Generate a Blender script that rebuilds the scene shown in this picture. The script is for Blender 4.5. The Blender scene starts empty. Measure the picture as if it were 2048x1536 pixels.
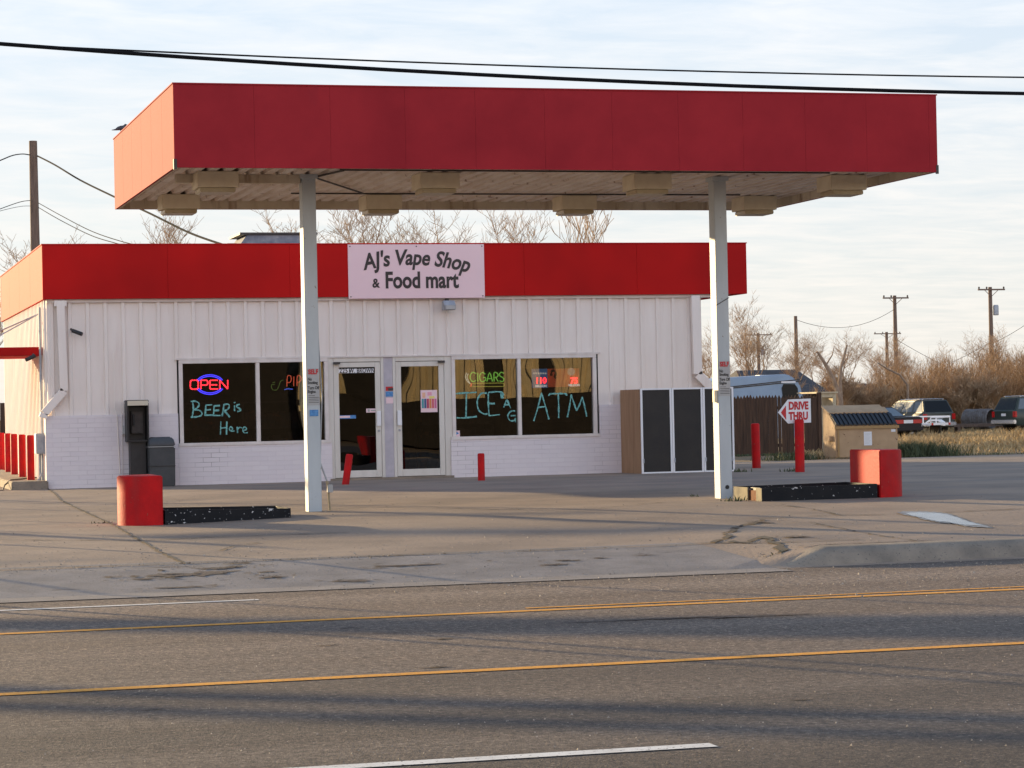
import bpy, bmesh, math, random
from mathutils import Vector, Matrix

sc = bpy.context.scene
COL = sc.collection
rad = math.radians

# ------------------------------------------------------------------ camera
FPX, YAW, PITCH, ROLL = 4966.0, 0.2745, 0.0097, -0.0208
EYE = Vector((0, 0, 1.5))
_f = Vector((math.sin(YAW) * math.cos(PITCH), math.cos(YAW) * math.cos(PITCH), math.sin(PITCH)))
_r = Vector((math.cos(YAW), -math.sin(YAW), 0)); _u = _r.cross(_f)
_c, _s = math.cos(ROLL), math.sin(ROLL)
CR, CU = _c * _r + _s * _u, -_s * _r + _c * _u
cam_data = bpy.data.cameras.new('camera')
cam = bpy.data.objects.new('camera', cam_data); COL.objects.link(cam)
cam.matrix_world = Matrix(((CR.x, CU.x, -_f.x, 0), (CR.y, CU.y, -_f.y, 0), (CR.z, CU.z, -_f.z, EYE.z), (0, 0, 0, 1)))
cam_data.sensor_width = 36; cam_data.lens = FPX / 2048 * 36
cam_data.clip_start = 0.1; cam_data.clip_end = 3000
sc.camera = cam

# ------------------------------------------------------------------ sky and sun
SUN_TH, SUN_EL = rad(59), rad(8.8)      # angle from -X towards +Y, elevation
world = bpy.data.worlds.new('World'); sc.world = world; world.use_nodes = True
wn, wl = world.node_tree.nodes, world.node_tree.links
bgn = wn['Background']
sky = wn.new('ShaderNodeTexSky'); sky.sky_type = 'NISHITA'; sky.sun_disc = False
sky.sun_elevation = SUN_EL; sky.sun_rotation = -(rad(90) - SUN_TH)
sky.air_density = 1.0; sky.dust_density = 0.6; sky.ozone_density = 1.5
tc = wn.new('ShaderNodeTexCoord'); sep = wn.new('ShaderNodeSeparateXYZ'); wl.new(tc.outputs['Generated'], sep.inputs[0])
zz = wn.new('ShaderNodeMath'); zz.operation = 'MAXIMUM'; zz.inputs[1].default_value = 0.0; wl.new(sep.outputs[2], zz.inputs[0])
za = wn.new('ShaderNodeMath'); za.operation = 'ADD'; za.inputs[1].default_value = 0.06; wl.new(zz.outputs[0], za.inputs[0])
dx = wn.new('ShaderNodeMath'); dx.operation = 'DIVIDE'; wl.new(sep.outputs[0], dx.inputs[0]); wl.new(za.outputs[0], dx.inputs[1])
dy = wn.new('ShaderNodeMath'); dy.operation = 'DIVIDE'; wl.new(sep.outputs[1], dy.inputs[0]); wl.new(za.outputs[0], dy.inputs[1])
cb = wn.new('ShaderNodeCombineXYZ'); wl.new(dx.outputs[0], cb.inputs[0]); wl.new(dy.outputs[0], cb.inputs[1])
mp = wn.new('ShaderNodeMapping'); mp.inputs['Rotation'].default_value = (0, 0, rad(-8)); mp.inputs['Scale'].default_value = (2.2, 3.2, 1); wl.new(cb.outputs[0], mp.inputs[0])
nz = wn.new('ShaderNodeTexNoise'); nz.inputs['Scale'].default_value = 1.25; nz.inputs['Detail'].default_value = 9; nz.inputs['Roughness'].default_value = 0.62
nz.inputs['Distortion'].default_value = 0.4
wl.new(mp.outputs[0], nz.inputs[0])
cr_ = wn.new('ShaderNodeValToRGB'); cr_.color_ramp.elements[0].position = 0.36; cr_.color_ramp.elements[1].position = 0.66
cr_.color_ramp.elements[0].color = (0.52, 0.52, 0.52, 1); cr_.color_ramp.elements[1].color = (0.88, 0.88, 0.88, 1)
wl.new(nz.outputs['Fac'], cr_.inputs[0])
# thin cloud: brighter and creamier low down and towards the sun
hz = wn.new('ShaderNodeMapRange'); hz.inputs[1].default_value = 0.0; hz.inputs[2].default_value = 0.16; wl.new(zz.outputs[0], hz.inputs[0])
hzr = wn.new('ShaderNodeMapRange'); hzr.inputs[1].default_value = 0.0; hzr.inputs[2].default_value = 0.8; wl.new(zz.outputs[0], hzr.inputs[0])
cc = wn.new('ShaderNodeValToRGB'); ce = cc.color_ramp.elements; ce[0].position = 0; ce[0].color = (1.02, .95, .85, 1); ce[1].position = .2; ce[1].color = (.98, 1.0, 1.03, 1)
e3 = ce.new(.42); e3.color = (.36, .46, .64, 1); e4 = ce.new(.9); e4.color = (.18, .28, .48, 1); wl.new(hzr.outputs[0], cc.inputs[0])
ccm = wn.new('ShaderNodeVectorMath'); ccm.operation = 'SCALE'; ccm.inputs['Scale'].default_value = 7.3; wl.new(cc.outputs[0], ccm.inputs[0])
# evening clouds opposite the sun, behind the viewer, are front lit: brighter and warmer
bk_ = wn.new('ShaderNodeMapRange'); bk_.inputs[1].default_value = 0.15; bk_.inputs[2].default_value = -0.75; wl.new(sep.outputs[1], bk_.inputs[0])
bkc = wn.new('ShaderNodeMixRGB'); bkc.inputs[1].default_value = (1, 1, 1, 1); bkc.inputs[2].default_value = (2.25, 1.98, 1.78, 1); wl.new(bk_.outputs[0], bkc.inputs[0])
lowb = wn.new('ShaderNodeMixRGB'); lowb.inputs[1].default_value = (5.2, 6.0, 7.0, 1); lowb.inputs[2].default_value = (3.8, 5.6, 8.0, 1); wl.new(hz.outputs[0], lowb.inputs[0])
blue = wn.new('ShaderNodeMixRGB'); blue.inputs[0].default_value = 0.6; wl.new(sky.outputs[0], blue.inputs[1]); wl.new(lowb.outputs[0], blue.inputs[2])
skm = wn.new('ShaderNodeMixRGB'); wl.new(cr_.outputs[0], skm.inputs[0]); wl.new(blue.outputs[0], skm.inputs[1]); wl.new(ccm.outputs[0], skm.inputs[2])
fin = wn.new('ShaderNodeMixRGB'); fin.blend_type = 'MULTIPLY'; fin.inputs[0].default_value = 1; wl.new(skm.outputs[0], fin.inputs[1]); wl.new(bkc.outputs[0], fin.inputs[2]); wl.new(fin.outputs[0], bgn.inputs[0]); bgn.inputs[1].default_value = 0.072

sun_data = bpy.data.lights.new('sun', 'SUN'); sun = bpy.data.objects.new('sun', sun_data); COL.objects.link(sun)
sun_data.energy = 5.0; sun_data.angle = rad(0.5); sun_data.color = (1.0, 0.74, 0.40)
sd = Vector((-math.cos(SUN_TH) * math.cos(SUN_EL), math.sin(SUN_TH) * math.cos(SUN_EL), math.sin(SUN_EL)))
sun.rotation_euler = sd.to_track_quat('Z', 'Y').to_euler()
sun.location = (0, 0, 60)
sc.view_settings.view_transform = 'Standard'; sc.view_settings.look = 'None'
sc.view_settings.exposure = 0.95; sc.view_settings.gamma = 1.0

# ------------------------------------------------------------------ measuring helpers
def ray(px, py): return _f + CR * ((px - 1024) / FPX) - CU * ((py - 768) / FPX)
def at(px, py, Y):
    d = ray(px, py); return d * (Y / d.y) + EYE
def sst(a, b, t):
    t = max(0.0, min(1.0, (t - a) / (b - a))); return t * t * (3 - 2 * t)
def lin(a, b, t): return max(0.0, min(1.0, (t - a) / (b - a)))
def zf(x, y):                                  # height of the paving and the field
    if y < 21.0: return 0.0
    k = sst(8.1, 9.1, x)                       # kerbed part on the right
    z = (1 - k) * 0.12 * lin(21.0, 23.0, y) + k * (0.15 * lin(21.05, 21.3, y) + 0.0)
    z += (0.25 - (0.12 if k < 0.5 else 0.15)) * sst(22.5, 30.0, y) if k in (0, 1) else (0.25 - 0.12 - 0.03 * k) * sst(22.5, 30.0, y)
    z -= 0.055 * (1 - sst(3.2, 6.2, x)) * sst(24, 29, y) * (1 - sst(33, 44, y))
    z -= 0.03 * sst(40, 45, y)
    z -= 0.24 * sst(47, 62, y) + 0.12 * sst(62, 112, y)
    return z
def ground(px, py):
    z = 0.2
    d = ray(px, py)
    for _ in range(12):
        p = d * ((z - 1.5) / d.z) + EYE; z = zf(p.x, p.y)
    return Vector((p.x, p.y, z))

# ------------------------------------------------------------------ mesh builder
class MB:
    def __init__(s): s.v = []; s.f = []
    def box(s, x0, x1, y0, y1, z0, z1):
        b = len(s.v)
        s.v += [(x, y, z) for z in (z0, z1) for y in (y0, y1) for x in (x0, x1)]
        s.f += [(b, b+2, b+3, b+1), (b+4, b+5, b+7, b+6), (b, b+1, b+5, b+4), (b+2, b+6, b+7, b+3), (b, b+4, b+6, b+2), (b+1, b+3, b+7, b+5)]
        return s
    def quad(s, *p):
        b = len(s.v); s.v += [tuple(q) for q in p]; s.f.append(tuple(range(b, b + len(p)))); return s
    def prism(s, poly, a, b_, axis='y'):       # poly extruded along an axis
        n = len(poly); b = len(s.v)
        for t in (a, b_):
            for p in poly:
                s.v.append({'y': (p[0], t, p[1]), 'x': (t, p[0], p[1]), 'z': (p[0], p[1], t)}[axis])
        s.f.append(tuple(range(b, b + n))[::-1]); s.f.append(tuple(range(b + n, b + 2 * n)))
        for i in range(n):
            j = (i + 1) % n; s.f.append((b + i, b + j, b + n + j, b + n + i))
        return s
    def tube(s, p, r, n=8, cap=True):          # p: points, r: radius or list
        p = [Vector(q) for q in p]
        if not isinstance(r, (list, tuple)): r = [r] * len(p)
        b = len(s.v); m = len(p); ref = None
        for i in range(m):
            d = (p[min(i+1, m-1)] - p[max(i-1, 0)]).normalized()
            if ref is None:
                ref = Vector((0, 0, 1)) if abs(d.z) < .9 else Vector((1, 0, 0))
            a = d.cross(ref).normalized(); c = a.cross(d).normalized(); ref = c
            for k in range(n):
                t = 2 * math.pi * k / n
                s.v.append(tuple(p[i] + (a * math.cos(t) + c * math.sin(t)) * r[i]))
        for i in range(m - 1):
            for k in range(n):
                k2 = (k + 1) % n
                s.f.append((b+i*n+k, b+i*n+k2, b+(i+1)*n+k2, b+(i+1)*n+k))
        if cap:
            s.f.append(tuple(b + k for k in range(n))); s.f.append(tuple(b + (m-1)*n + k for k in range(n))[::-1])
        return s
    def lathe(s, prof, n=24, c=(0, 0, 0), axis='z'):   # prof: (r, h)
        b = len(s.v)
        for (r, h) in prof:
            for k in range(n):
                t = 2 * math.pi * k / n; x, y = r * math.cos(t), r * math.sin(t)
                q = (x, y, h) if axis == 'z' else ((h, x, y) if axis == 'x' else (x, h, y))
                s.v.append((q[0]+c[0], q[1]+c[1], q[2]+c[2]))
        for i in range(len(prof) - 1):
            for k in range(n):
                k2 = (k+1) % n; s.f.append((b+i*n+k, b+i*n+k2, b+(i+1)*n+k2, b+(i+1)*n+k))
        s.f.append(tuple(b + k for k in range(n))[::-1]); s.f.append(tuple(b + (len(prof)-1)*n + k for k in range(n)))
        return s
    def add(s, o):
        b = len(s.v); s.v += o.v; s.f += [tuple(i + b for i in f) for f in o.f]; return s
    def xf(s, m): s.v = [tuple(m @ Vector(v)) for v in s.v]; return s
    def build(s, name, m, parent=None, bevel=0, smooth=False, origin=None):
        me = bpy.data.meshes.new(name)
        o = bpy.data.objects.new(name, me); COL.objects.link(o)
        off = Vector((0, 0, 0))
        if parent:
            q = parent
            while q: off += q.location; q = q.parent
            o.parent = parent
        elif origin is not None:
            off = Vector(origin); o.location = off
        me.from_pydata([tuple(Vector(v) - off) for v in s.v], [], s.f)
        bm = bmesh.new(); bm.from_mesh(me)
        bmesh.ops.recalc_face_normals(bm, faces=bm.faces)
        if bevel:
            es = [e for e in bm.edges if len(e.link_faces) == 2 and e.calc_face_angle(0) > 0.5]
            bmesh.ops.bevel(bm, geom=es, offset=bevel, segments=2, affect='EDGES', clamp_overlap=True)
        bm.to_mesh(me); bm.free()
        if smooth:
            me.polygons.foreach_set('use_smooth', [True] * len(me.polygons))
            try: me.set_sharp_from_angle(angle=rad(35))
            except Exception: pass
        if m: me.materials.append(m)
        return o
def raw(name, v, f, m, parent=None, loc=(0, 0, 0)):
    me = bpy.data.meshes.new(name); me.from_pydata(v, [], f); me.materials.append(m)
    o = bpy.data.objects.new(name, me); COL.objects.link(o); o.location = loc; o.parent = parent
    return o
def tag(o, label=None, cat=None, group=None, kind=None):
    if label: o['label'] = label
    if cat: o['category'] = cat
    if group: o['group'] = group
    if kind: o['kind'] = kind
    return o
def empty(name, loc, label=None, cat=None, group=None):
    o = bpy.data.objects.new(name, None); COL.objects.link(o); o.location = loc; o.empty_display_size = .2
    return tag(o, label, cat, group)
def copy_tree(o, parent=None):
    c = o.copy(); COL.objects.link(c); c.parent = parent
    for ch in [q for q in bpy.data.objects if q.parent == o]: copy_tree(ch, c)
    return c

# ------------------------------------------------------------------ materials
def mat(name, c1, c2=None, scale=3.0, rough=0.7, metal=0.0, bump=0.0, bscale=40.0, stretch=(1, 1, 1), detail=6, lo=0.35, hi=0.65,
        speck=None, spk_scale=90.0, spk_lo=.62, spk_hi=.72, emit=None, estr=1.0, spec=0.5, bdist=0.01, c3=None, c3scale=0.7, c3lo=.55, c3hi=.7, c3stretch=(1, 1, 1)):
    m = bpy.data.materials.new(name); m.use_nodes = True
    n, l = m.node_tree.nodes, m.node_tree.links; p = n['Principled BSDF']
    p.inputs['Roughness'].default_value = rough; p.inputs['Metallic'].default_value = metal
    p.inputs['Specular IOR Level'].default_value = spec
    p.inputs['Base Color'].default_value = (*c1, 1)
    if emit:
        p.inputs['Emission Color'].default_value = (*emit, 1); p.inputs['Emission Strength'].default_value = estr
    if c2 is None and not bump: return m
    t = n.new('ShaderNodeTexCoord')
    def noise(sc_, st, det):
        mp_ = n.new('ShaderNodeMapping'); mp_.inputs['Scale'].default_value = st; l.new(t.outputs['Object'], mp_.inputs[0])
        q = n.new('ShaderNodeTexNoise'); q.inputs['Scale'].default_value = sc_; q.inputs['Detail'].default_value = det; q.inputs['Roughness'].default_value = .6
        l.new(mp_.outputs[0], q.inputs[0]); return q
    def ramp(q, a, b, ca, cb_):
        r = n.new('ShaderNodeValToRGB'); r.color_ramp.elements[0].position = a; r.color_ramp.elements[1].position = b
        r.color_ramp.elements[0].color = ca; r.color_ramp.elements[1].color = cb_; l.new(q.outputs['Fac'], r.inputs[0]); return r
    last = None
    if c2 is not None:
        last = ramp(noise(scale, stretch, detail), lo, hi, (*c1, 1), (*c2, 1))
    if c3 is not None:
        r3 = ramp(noise(c3scale, c3stretch, 5), c3lo, c3hi, (0, 0, 0, 1), (1, 1, 1, 1))
        mx = n.new('ShaderNodeMixRGB'); l.new(r3.outputs[0], mx.inputs[0]); l.new(last.outputs[0], mx.inputs[1]); mx.inputs[2].default_value = (*c3, 1); last = mx
    if speck is not None:
        r4 = ramp(noise(spk_scale, (1, 1, 1), 2), spk_lo, spk_hi, (0, 0, 0, 1), (1, 1, 1, 1))
        mx = n.new('ShaderNodeMixRGB'); l.new(r4.outputs[0], mx.inputs[0]); l.new(last.outputs[0], mx.inputs[1]); mx.inputs[2].default_value = (*speck, 1); last = mx
    if last: l.new(last.outputs[0], p.inputs['Base Color'])
    if bump:
        q = noise(bscale, (1, 1, 1), 5); b = n.new('ShaderNodeBump'); b.inputs['Strength'].default_value = bump; b.inputs['Distance'].default_value = bdist
        l.new(q.outputs['Fac'], b.inputs['Height']); l.new(b.outputs[0], p.inputs['Normal'])
    return m
def glass_mat(name, tint, ior=1.7, wav=0.0):
    m = bpy.data.materials.new(name); m.use_nodes = True
    n, l = m.node_tree.nodes, m.node_tree.links
    for q in list(n): n.remove(q)
    out = n.new('ShaderNodeOutputMaterial'); mix = n.new('ShaderNodeMixShader'); tr = n.new('ShaderNodeBsdfTransparent'); gl = n.new('ShaderNodeBsdfGlossy')
    fr = n.new('ShaderNodeFresnel'); fr.inputs['IOR'].default_value = ior
    tr.inputs[0].default_value = (*tint, 1); gl.inputs['Roughness'].default_value = 0.0; gl.inputs[0].default_value = (1, 1, 1, 1)
    l.new(fr.outputs[0], mix.inputs[0]); l.new(tr.outputs[0], mix.inputs[1]); l.new(gl.outputs[0], mix.inputs[2]); l.new(mix.outputs[0], out.inputs[0])
    if wav:
        t = n.new('ShaderNodeTexCoord'); q = n.new('ShaderNodeTexNoise'); q.inputs['Scale'].default_value = 1.3; q.inputs['Detail'].default_value = .3
        l.new(t.outputs['Object'], q.inputs[0]); b = n.new('ShaderNodeBump'); b.inputs['Strength'].default_value = 1.0; b.inputs['Distance'].default_value = wav
        l.new(q.outputs['Fac'], b.inputs['Height']); l.new(b.outputs[0], gl.inputs['Normal'])
    return m
def emit(name, c, s): return mat(name, (0.02, 0.02, 0.02), emit=c, estr=s)

m_wall = mat('painted_metal_wall', (.84, .765, .71), (.78, .70, .64), scale=1.2, rough=.6, stretch=(3, 3, .5), bump=.05, bscale=8, c3=(.66, .55, .50), c3scale=2.2, c3lo=.6, c3hi=.85, c3stretch=(3, 3, .3))
m_trim = mat('trim_white', (.76, .70, .66), (.66, .59, .55), scale=4, rough=.55)
m_lav = mat('post_paint', (.52, .48, .52), (.44, .41, .45), scale=6, rough=.7)
m_alu = mat('door_aluminium', (.70, .66, .60), (.62, .58, .52), scale=5, rough=.45, stretch=(1, 1, .3))
m_red = mat('fascia_red', (.54, .010, .009), (.36, .008, .008), scale=.35, rough=.7, detail=3, spec=.12)
m_red2 = mat('canopy_red', (.37, .024, .032), (.29, .018, .026), scale=1.1, rough=.75, detail=5, spec=.12, c3=(.25, .022, .034), c3scale=1.3, c3lo=.62, c3hi=.85, c3stretch=(1, 1, .35))
m_red3 = mat('bollard_red', (.56, .010, .012), (.42, .009, .012), scale=5, rough=.55, spec=.14, bump=.25, bscale=25, speck=(.30, .07, .05), spk_scale=20, spk_lo=.70, spk_hi=.74, c3=(.30, .03, .03), c3scale=2.4, c3lo=.50, c3hi=.75, c3stretch=(1, 1, .4))
m_dark = mat('dark_metal', (.035, .03, .028), (.06, .05, .045), scale=9, rough=.6)
m_deck = mat('rusty_deck', (.80, .72, .66), (.66, .54, .45), scale=1.6, rough=.75, stretch=(3, .8, 1), c3=(.22, .10, .055), c3scale=3.5, c3lo=.60, c3hi=.72)
m_beige = mat('fixture_beige', (.76, .67, .50), (.68, .58, .42), scale=5, rough=.6, c3=(.30, .20, .12), c3scale=5, c3lo=.68, c3hi=.85)
m_lens = mat('fixture_lens', (.55, .46, .30), (.45, .36, .22), scale=8, rough=.4)
m_col = mat('column_paint', (.50, .54, .56), (.43, .47, .49), scale=3, rough=.55, stretch=(1, 1, .3), speck=(.2, .14, .1), spk_scale=20, spk_lo=.71, spk_hi=.75)
m_conc = mat('lot_concrete', (.33, .245, .180), (.205, .155, .120), scale=.55, rough=.8, bump=.8, bscale=24, detail=8, bdist=.014,
             speck=(.11, .095, .09), spk_scale=60, spk_lo=.62, spk_hi=.74, c3=(.15, .13, .125), c3scale=.5, c3lo=.55, c3hi=.76, c3stretch=(.45, 1.3, 1))
m_apron = mat('apron_concrete', (.27, .235, .215), (.19, .165, .15), scale=2.2, rough=.8, bump=.45, bscale=40, speck=(.09, .075, .07), spk_scale=75, spk_lo=.60, spk_hi=.68,
              c3=(.085, .06, .05), c3scale=1.1, c3lo=.64, c3hi=.67, c3stretch=(.7, 2.0, 1))
m_kerb = mat('kerb_concrete', (.31, .25, .19), (.20, .165, .13), scale=3, rough=.85, bump=.6, bscale=45, speck=(.1, .09, .08), spk_scale=50)
m_tar = mat('crack_tar', (.04, .034, .028), (.07, .055, .04), scale=6, rough=.9)
m_yel = mat('yellow_paint', (.80, .34, .015), (.66, .27, .02), scale=8, rough=.7, speck=(.14, .09, .05), spk_scale=45, spk_lo=.60, spk_hi=.66)
m_wpt = mat('white_paint', (.78, .74, .68), (.64, .60, .54), scale=8, rough=.7, speck=(.16, .13, .11), spk_scale=45, spk_lo=.62, spk_hi=.68)
m_black = mat('peeling_black', (.008, .009, .012), (.014, .014, .016), scale=6, rough=.6, spec=.2, speck=(.62, .60, .60), spk_scale=34, spk_lo=.70, spk_hi=.71, c3=(.60, .58, .57), c3scale=10, c3lo=.645, c3hi=.655, c3stretch=(1, 1, 1.5))
m_rust = mat('rust', (.20, .075, .03), (.11, .04, .02), scale=8, rough=.9)
m_blk = mat('black_plastic', (.012, .012, .014), (.02, .02, .022), scale=8, rough=.45)
m_bin = mat('bin_grey', (.055, .06, .065), (.04, .045, .05), scale=5, rough=.5)
m_cream = mat('header_cream', (.62, .56, .44), rough=.5)
m_ply = mat('plywood', (.42, .25, .14), (.30, .17, .09), scale=3, rough=.8, stretch=(3, 3, .35), c3=(.12, .06, .03), c3scale=5, c3lo=.70, c3hi=.74)
m_mesh = mat('dark_screen', (.012, .010, .010), (.02, .016, .014), scale=4, rough=.6)
m_white = mat('white_metal', (.80, .80, .82), rough=.4)
m_signw = mat('sign_white', (.86, .63, .67), (.83, .60, .64), scale=1, rough=.35)
m_ink = mat('sign_ink', (.02, .018, .02), rough=.4)
m_signred = mat('sign_red', (.50, .01, .02), rough=.4)
m_plate = mat('plate_grey', (.44, .44, .43), (.38, .38, .38), scale=6, rough=.5)
m_chalk = mat('window_chalk', (.22, .54, .50), (.07, .20, .20), scale=24, rough=.9, lo=.42, hi=.64)
m_fence = mat('fence_wood', (.085, .046, .028), (.04, .023, .015), scale=2.5, rough=.9, stretch=(6, 6, .5))
m_wood = mat('pole_wood', (.20, .14, .11), (.13, .09, .07), scale=4, rough=.9, stretch=(4, 4, .4))
m_bark = mat('bark', (.34, .25, .18), (.22, .155, .11), scale=3, rough=.9)
m_twig = mat('twig', (.44, .31, .19), (.31, .20, .12), scale=1.2, rough=.9)
m_brush = mat('brush_twig', (.47, .29, .14), (.27, .155, .075), scale=.35, rough=.9)
m_dgrass = mat('dry_grass', (.52, .37, .18), (.32, .22, .11), scale=.5, rough=.9)
m_ggrass = mat('weed_green', (.055, .075, .035), (.10, .11, .05), scale=2, rough=.9)
m_soil = mat('field_soil', (.30, .19, .09), (.17, .115, .065), scale=.35, rough=.95, bump=.5, bscale=6, bdist=.05)
m_wire = mat('wire_black', (.012, .012, .014), rough=.9, spec=.05)
m_galv = mat('galvanised', (.42, .44, .47), (.30, .32, .36), scale=7, rough=.5, metal=.3)
m_tan = mat('dumpster_tan', (.46, .31, .18), (.38, .25, .14), scale=3, rough=.7, speck=(.16, .08, .04), spk_scale=7, spk_lo=.66, spk_hi=.7)
m_lid = mat('lid_black', (.012, .012, .016), rough=.4)
m_paper = mat('paper_white', (.75, .75, .76), rough=.8)
m_rv = mat('camper_shell', (.27, .37, .50), (.22, .31, .43), scale=1.2, rough=.35)
m_roofg = mat('grey_shingle', (.085, .085, .095), (.055, .055, .06), scale=3, rough=.9)
m_shed = mat('shed_boards', (.55, .48, .34), (.40, .33, .22), scale=3, rough=.85)
m_glassd = mat('vehicle_glass', (.008, .01, .012), rough=.2, spec=.2)
m_glassl = mat('vehicle_side_glass', (.12, .15, .18), rough=.2, spec=.5)
m_tyre = mat('tyre', (.015, .015, .015), rough=.85)
m_rim = mat('rim', (.45, .45, .46), rough=.35, metal=.6)
m_chrome = mat('bumper_chrome', (.62, .62, .64), rough=.25, metal=.7)
m_tail = mat('tail_lamp', (.45, .01, .01), rough=.25)
m_blue = mat('decal_blue', (.03, .16, .42), (.10, .30, .60), scale=30, rough=.4)
m_glass = glass_mat('window_glass', (.22, .21, .20), 1.95, .0022)
m_glass2 = glass_mat('door_glass', (.20, .19, .18), 1.8, .0030)
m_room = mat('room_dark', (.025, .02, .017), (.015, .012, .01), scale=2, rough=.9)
m_shelf = mat('shelf_goods', (.10, .06, .035), (.03, .05, .07), scale=5, rough=.8, c3=(.22, .09, .03), c3scale=7, c3lo=.6, c3hi=.62)
e_red = emit('neon_red', (1, .03, .05), 6); e_blue = emit('neon_blue', (.06, .05, 1), 4); e_org = emit('neon_orange', (1, .16, .08), 1.1)
e_grn = emit('neon_green', (.35, .95, .14), .85); e_yel = emit('neon_yellow', (.85, .80, .14), .6); e_wht = emit('neon_white', (.7, .75, .65), 1.0)
e_led = emit('led_red', (1, .03, .04), 6); e_dblue = emit('dim_blue_neon', (.10, .18, .95), 1.6); e_olive = emit('dim_green_neon', (.25, .42, .10), .5)

# asphalt: aggregate, worn wheel bands along the road, sunlit look of the far lane
def asphalt():
    m = mat('asphalt', (.180, .128, .092), (.122, .086, .064), scale=1.4, rough=.74, bump=1.0, bscale=60, bdist=.016, detail=8, stretch=(.25, 1, 1),
            speck=(.40, .32, .25), spk_scale=40, spk_lo=.59, spk_hi=.64, c3=(.215, .165, .130), c3scale=.55, c3lo=.42, c3hi=.62, c3stretch=(.03, 1.6, 1))
    n, l = m.node_tree.nodes, m.node_tree.links; p = n['Principled BSDF']; src = p.inputs['Base Color'].links[0].from_socket
    t = n.new('ShaderNodeTexCoord'); q = n.new('ShaderNodeTexNoise'); q.inputs['Scale'].default_value = 16; q.inputs['Detail'].default_value = 8; q.inputs['Roughness'].default_value = .92; l.new(t.outputs['Object'], q.inputs[0])
    r = n.new('ShaderNodeValToRGB'); r.color_ramp.elements[0].position = .42; r.color_ramp.elements[1].position = .60; r.color_ramp.elements[0].color = (.22, .20, .19, 1); r.color_ramp.elements[1].color = (1.3, 1.27, 1.22, 1); l.new(q.outputs['Fac'], r.inputs[0])
    mx = n.new('ShaderNodeMixRGB'); mx.blend_type = 'MULTIPLY'; mx.inputs[0].default_value = 1; l.new(src, mx.inputs[1]); l.new(r.outputs[0], mx.inputs[2])
    # worn and coarse bands per lane; far lane also brightened to look sunlit
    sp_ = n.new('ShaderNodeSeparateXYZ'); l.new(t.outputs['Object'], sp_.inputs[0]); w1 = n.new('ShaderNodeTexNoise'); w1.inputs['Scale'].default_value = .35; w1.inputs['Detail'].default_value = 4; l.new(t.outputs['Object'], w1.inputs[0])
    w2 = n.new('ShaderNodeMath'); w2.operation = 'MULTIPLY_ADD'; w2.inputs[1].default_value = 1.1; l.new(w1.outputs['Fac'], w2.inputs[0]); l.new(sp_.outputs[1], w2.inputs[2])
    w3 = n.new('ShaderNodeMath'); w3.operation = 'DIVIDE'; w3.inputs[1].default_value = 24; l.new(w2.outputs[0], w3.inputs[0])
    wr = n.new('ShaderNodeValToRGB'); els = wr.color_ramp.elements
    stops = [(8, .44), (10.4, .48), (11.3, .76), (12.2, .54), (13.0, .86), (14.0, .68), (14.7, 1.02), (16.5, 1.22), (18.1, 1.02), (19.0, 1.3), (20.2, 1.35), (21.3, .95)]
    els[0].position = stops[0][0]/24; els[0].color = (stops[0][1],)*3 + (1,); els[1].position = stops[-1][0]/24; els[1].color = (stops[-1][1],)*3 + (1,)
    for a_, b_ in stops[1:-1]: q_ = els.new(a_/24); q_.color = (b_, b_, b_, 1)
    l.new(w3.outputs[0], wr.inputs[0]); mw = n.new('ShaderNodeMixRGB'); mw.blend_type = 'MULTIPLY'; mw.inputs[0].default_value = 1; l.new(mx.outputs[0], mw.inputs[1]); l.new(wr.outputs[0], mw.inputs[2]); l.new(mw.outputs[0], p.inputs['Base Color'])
    return m
m_asph = asphalt()
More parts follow.
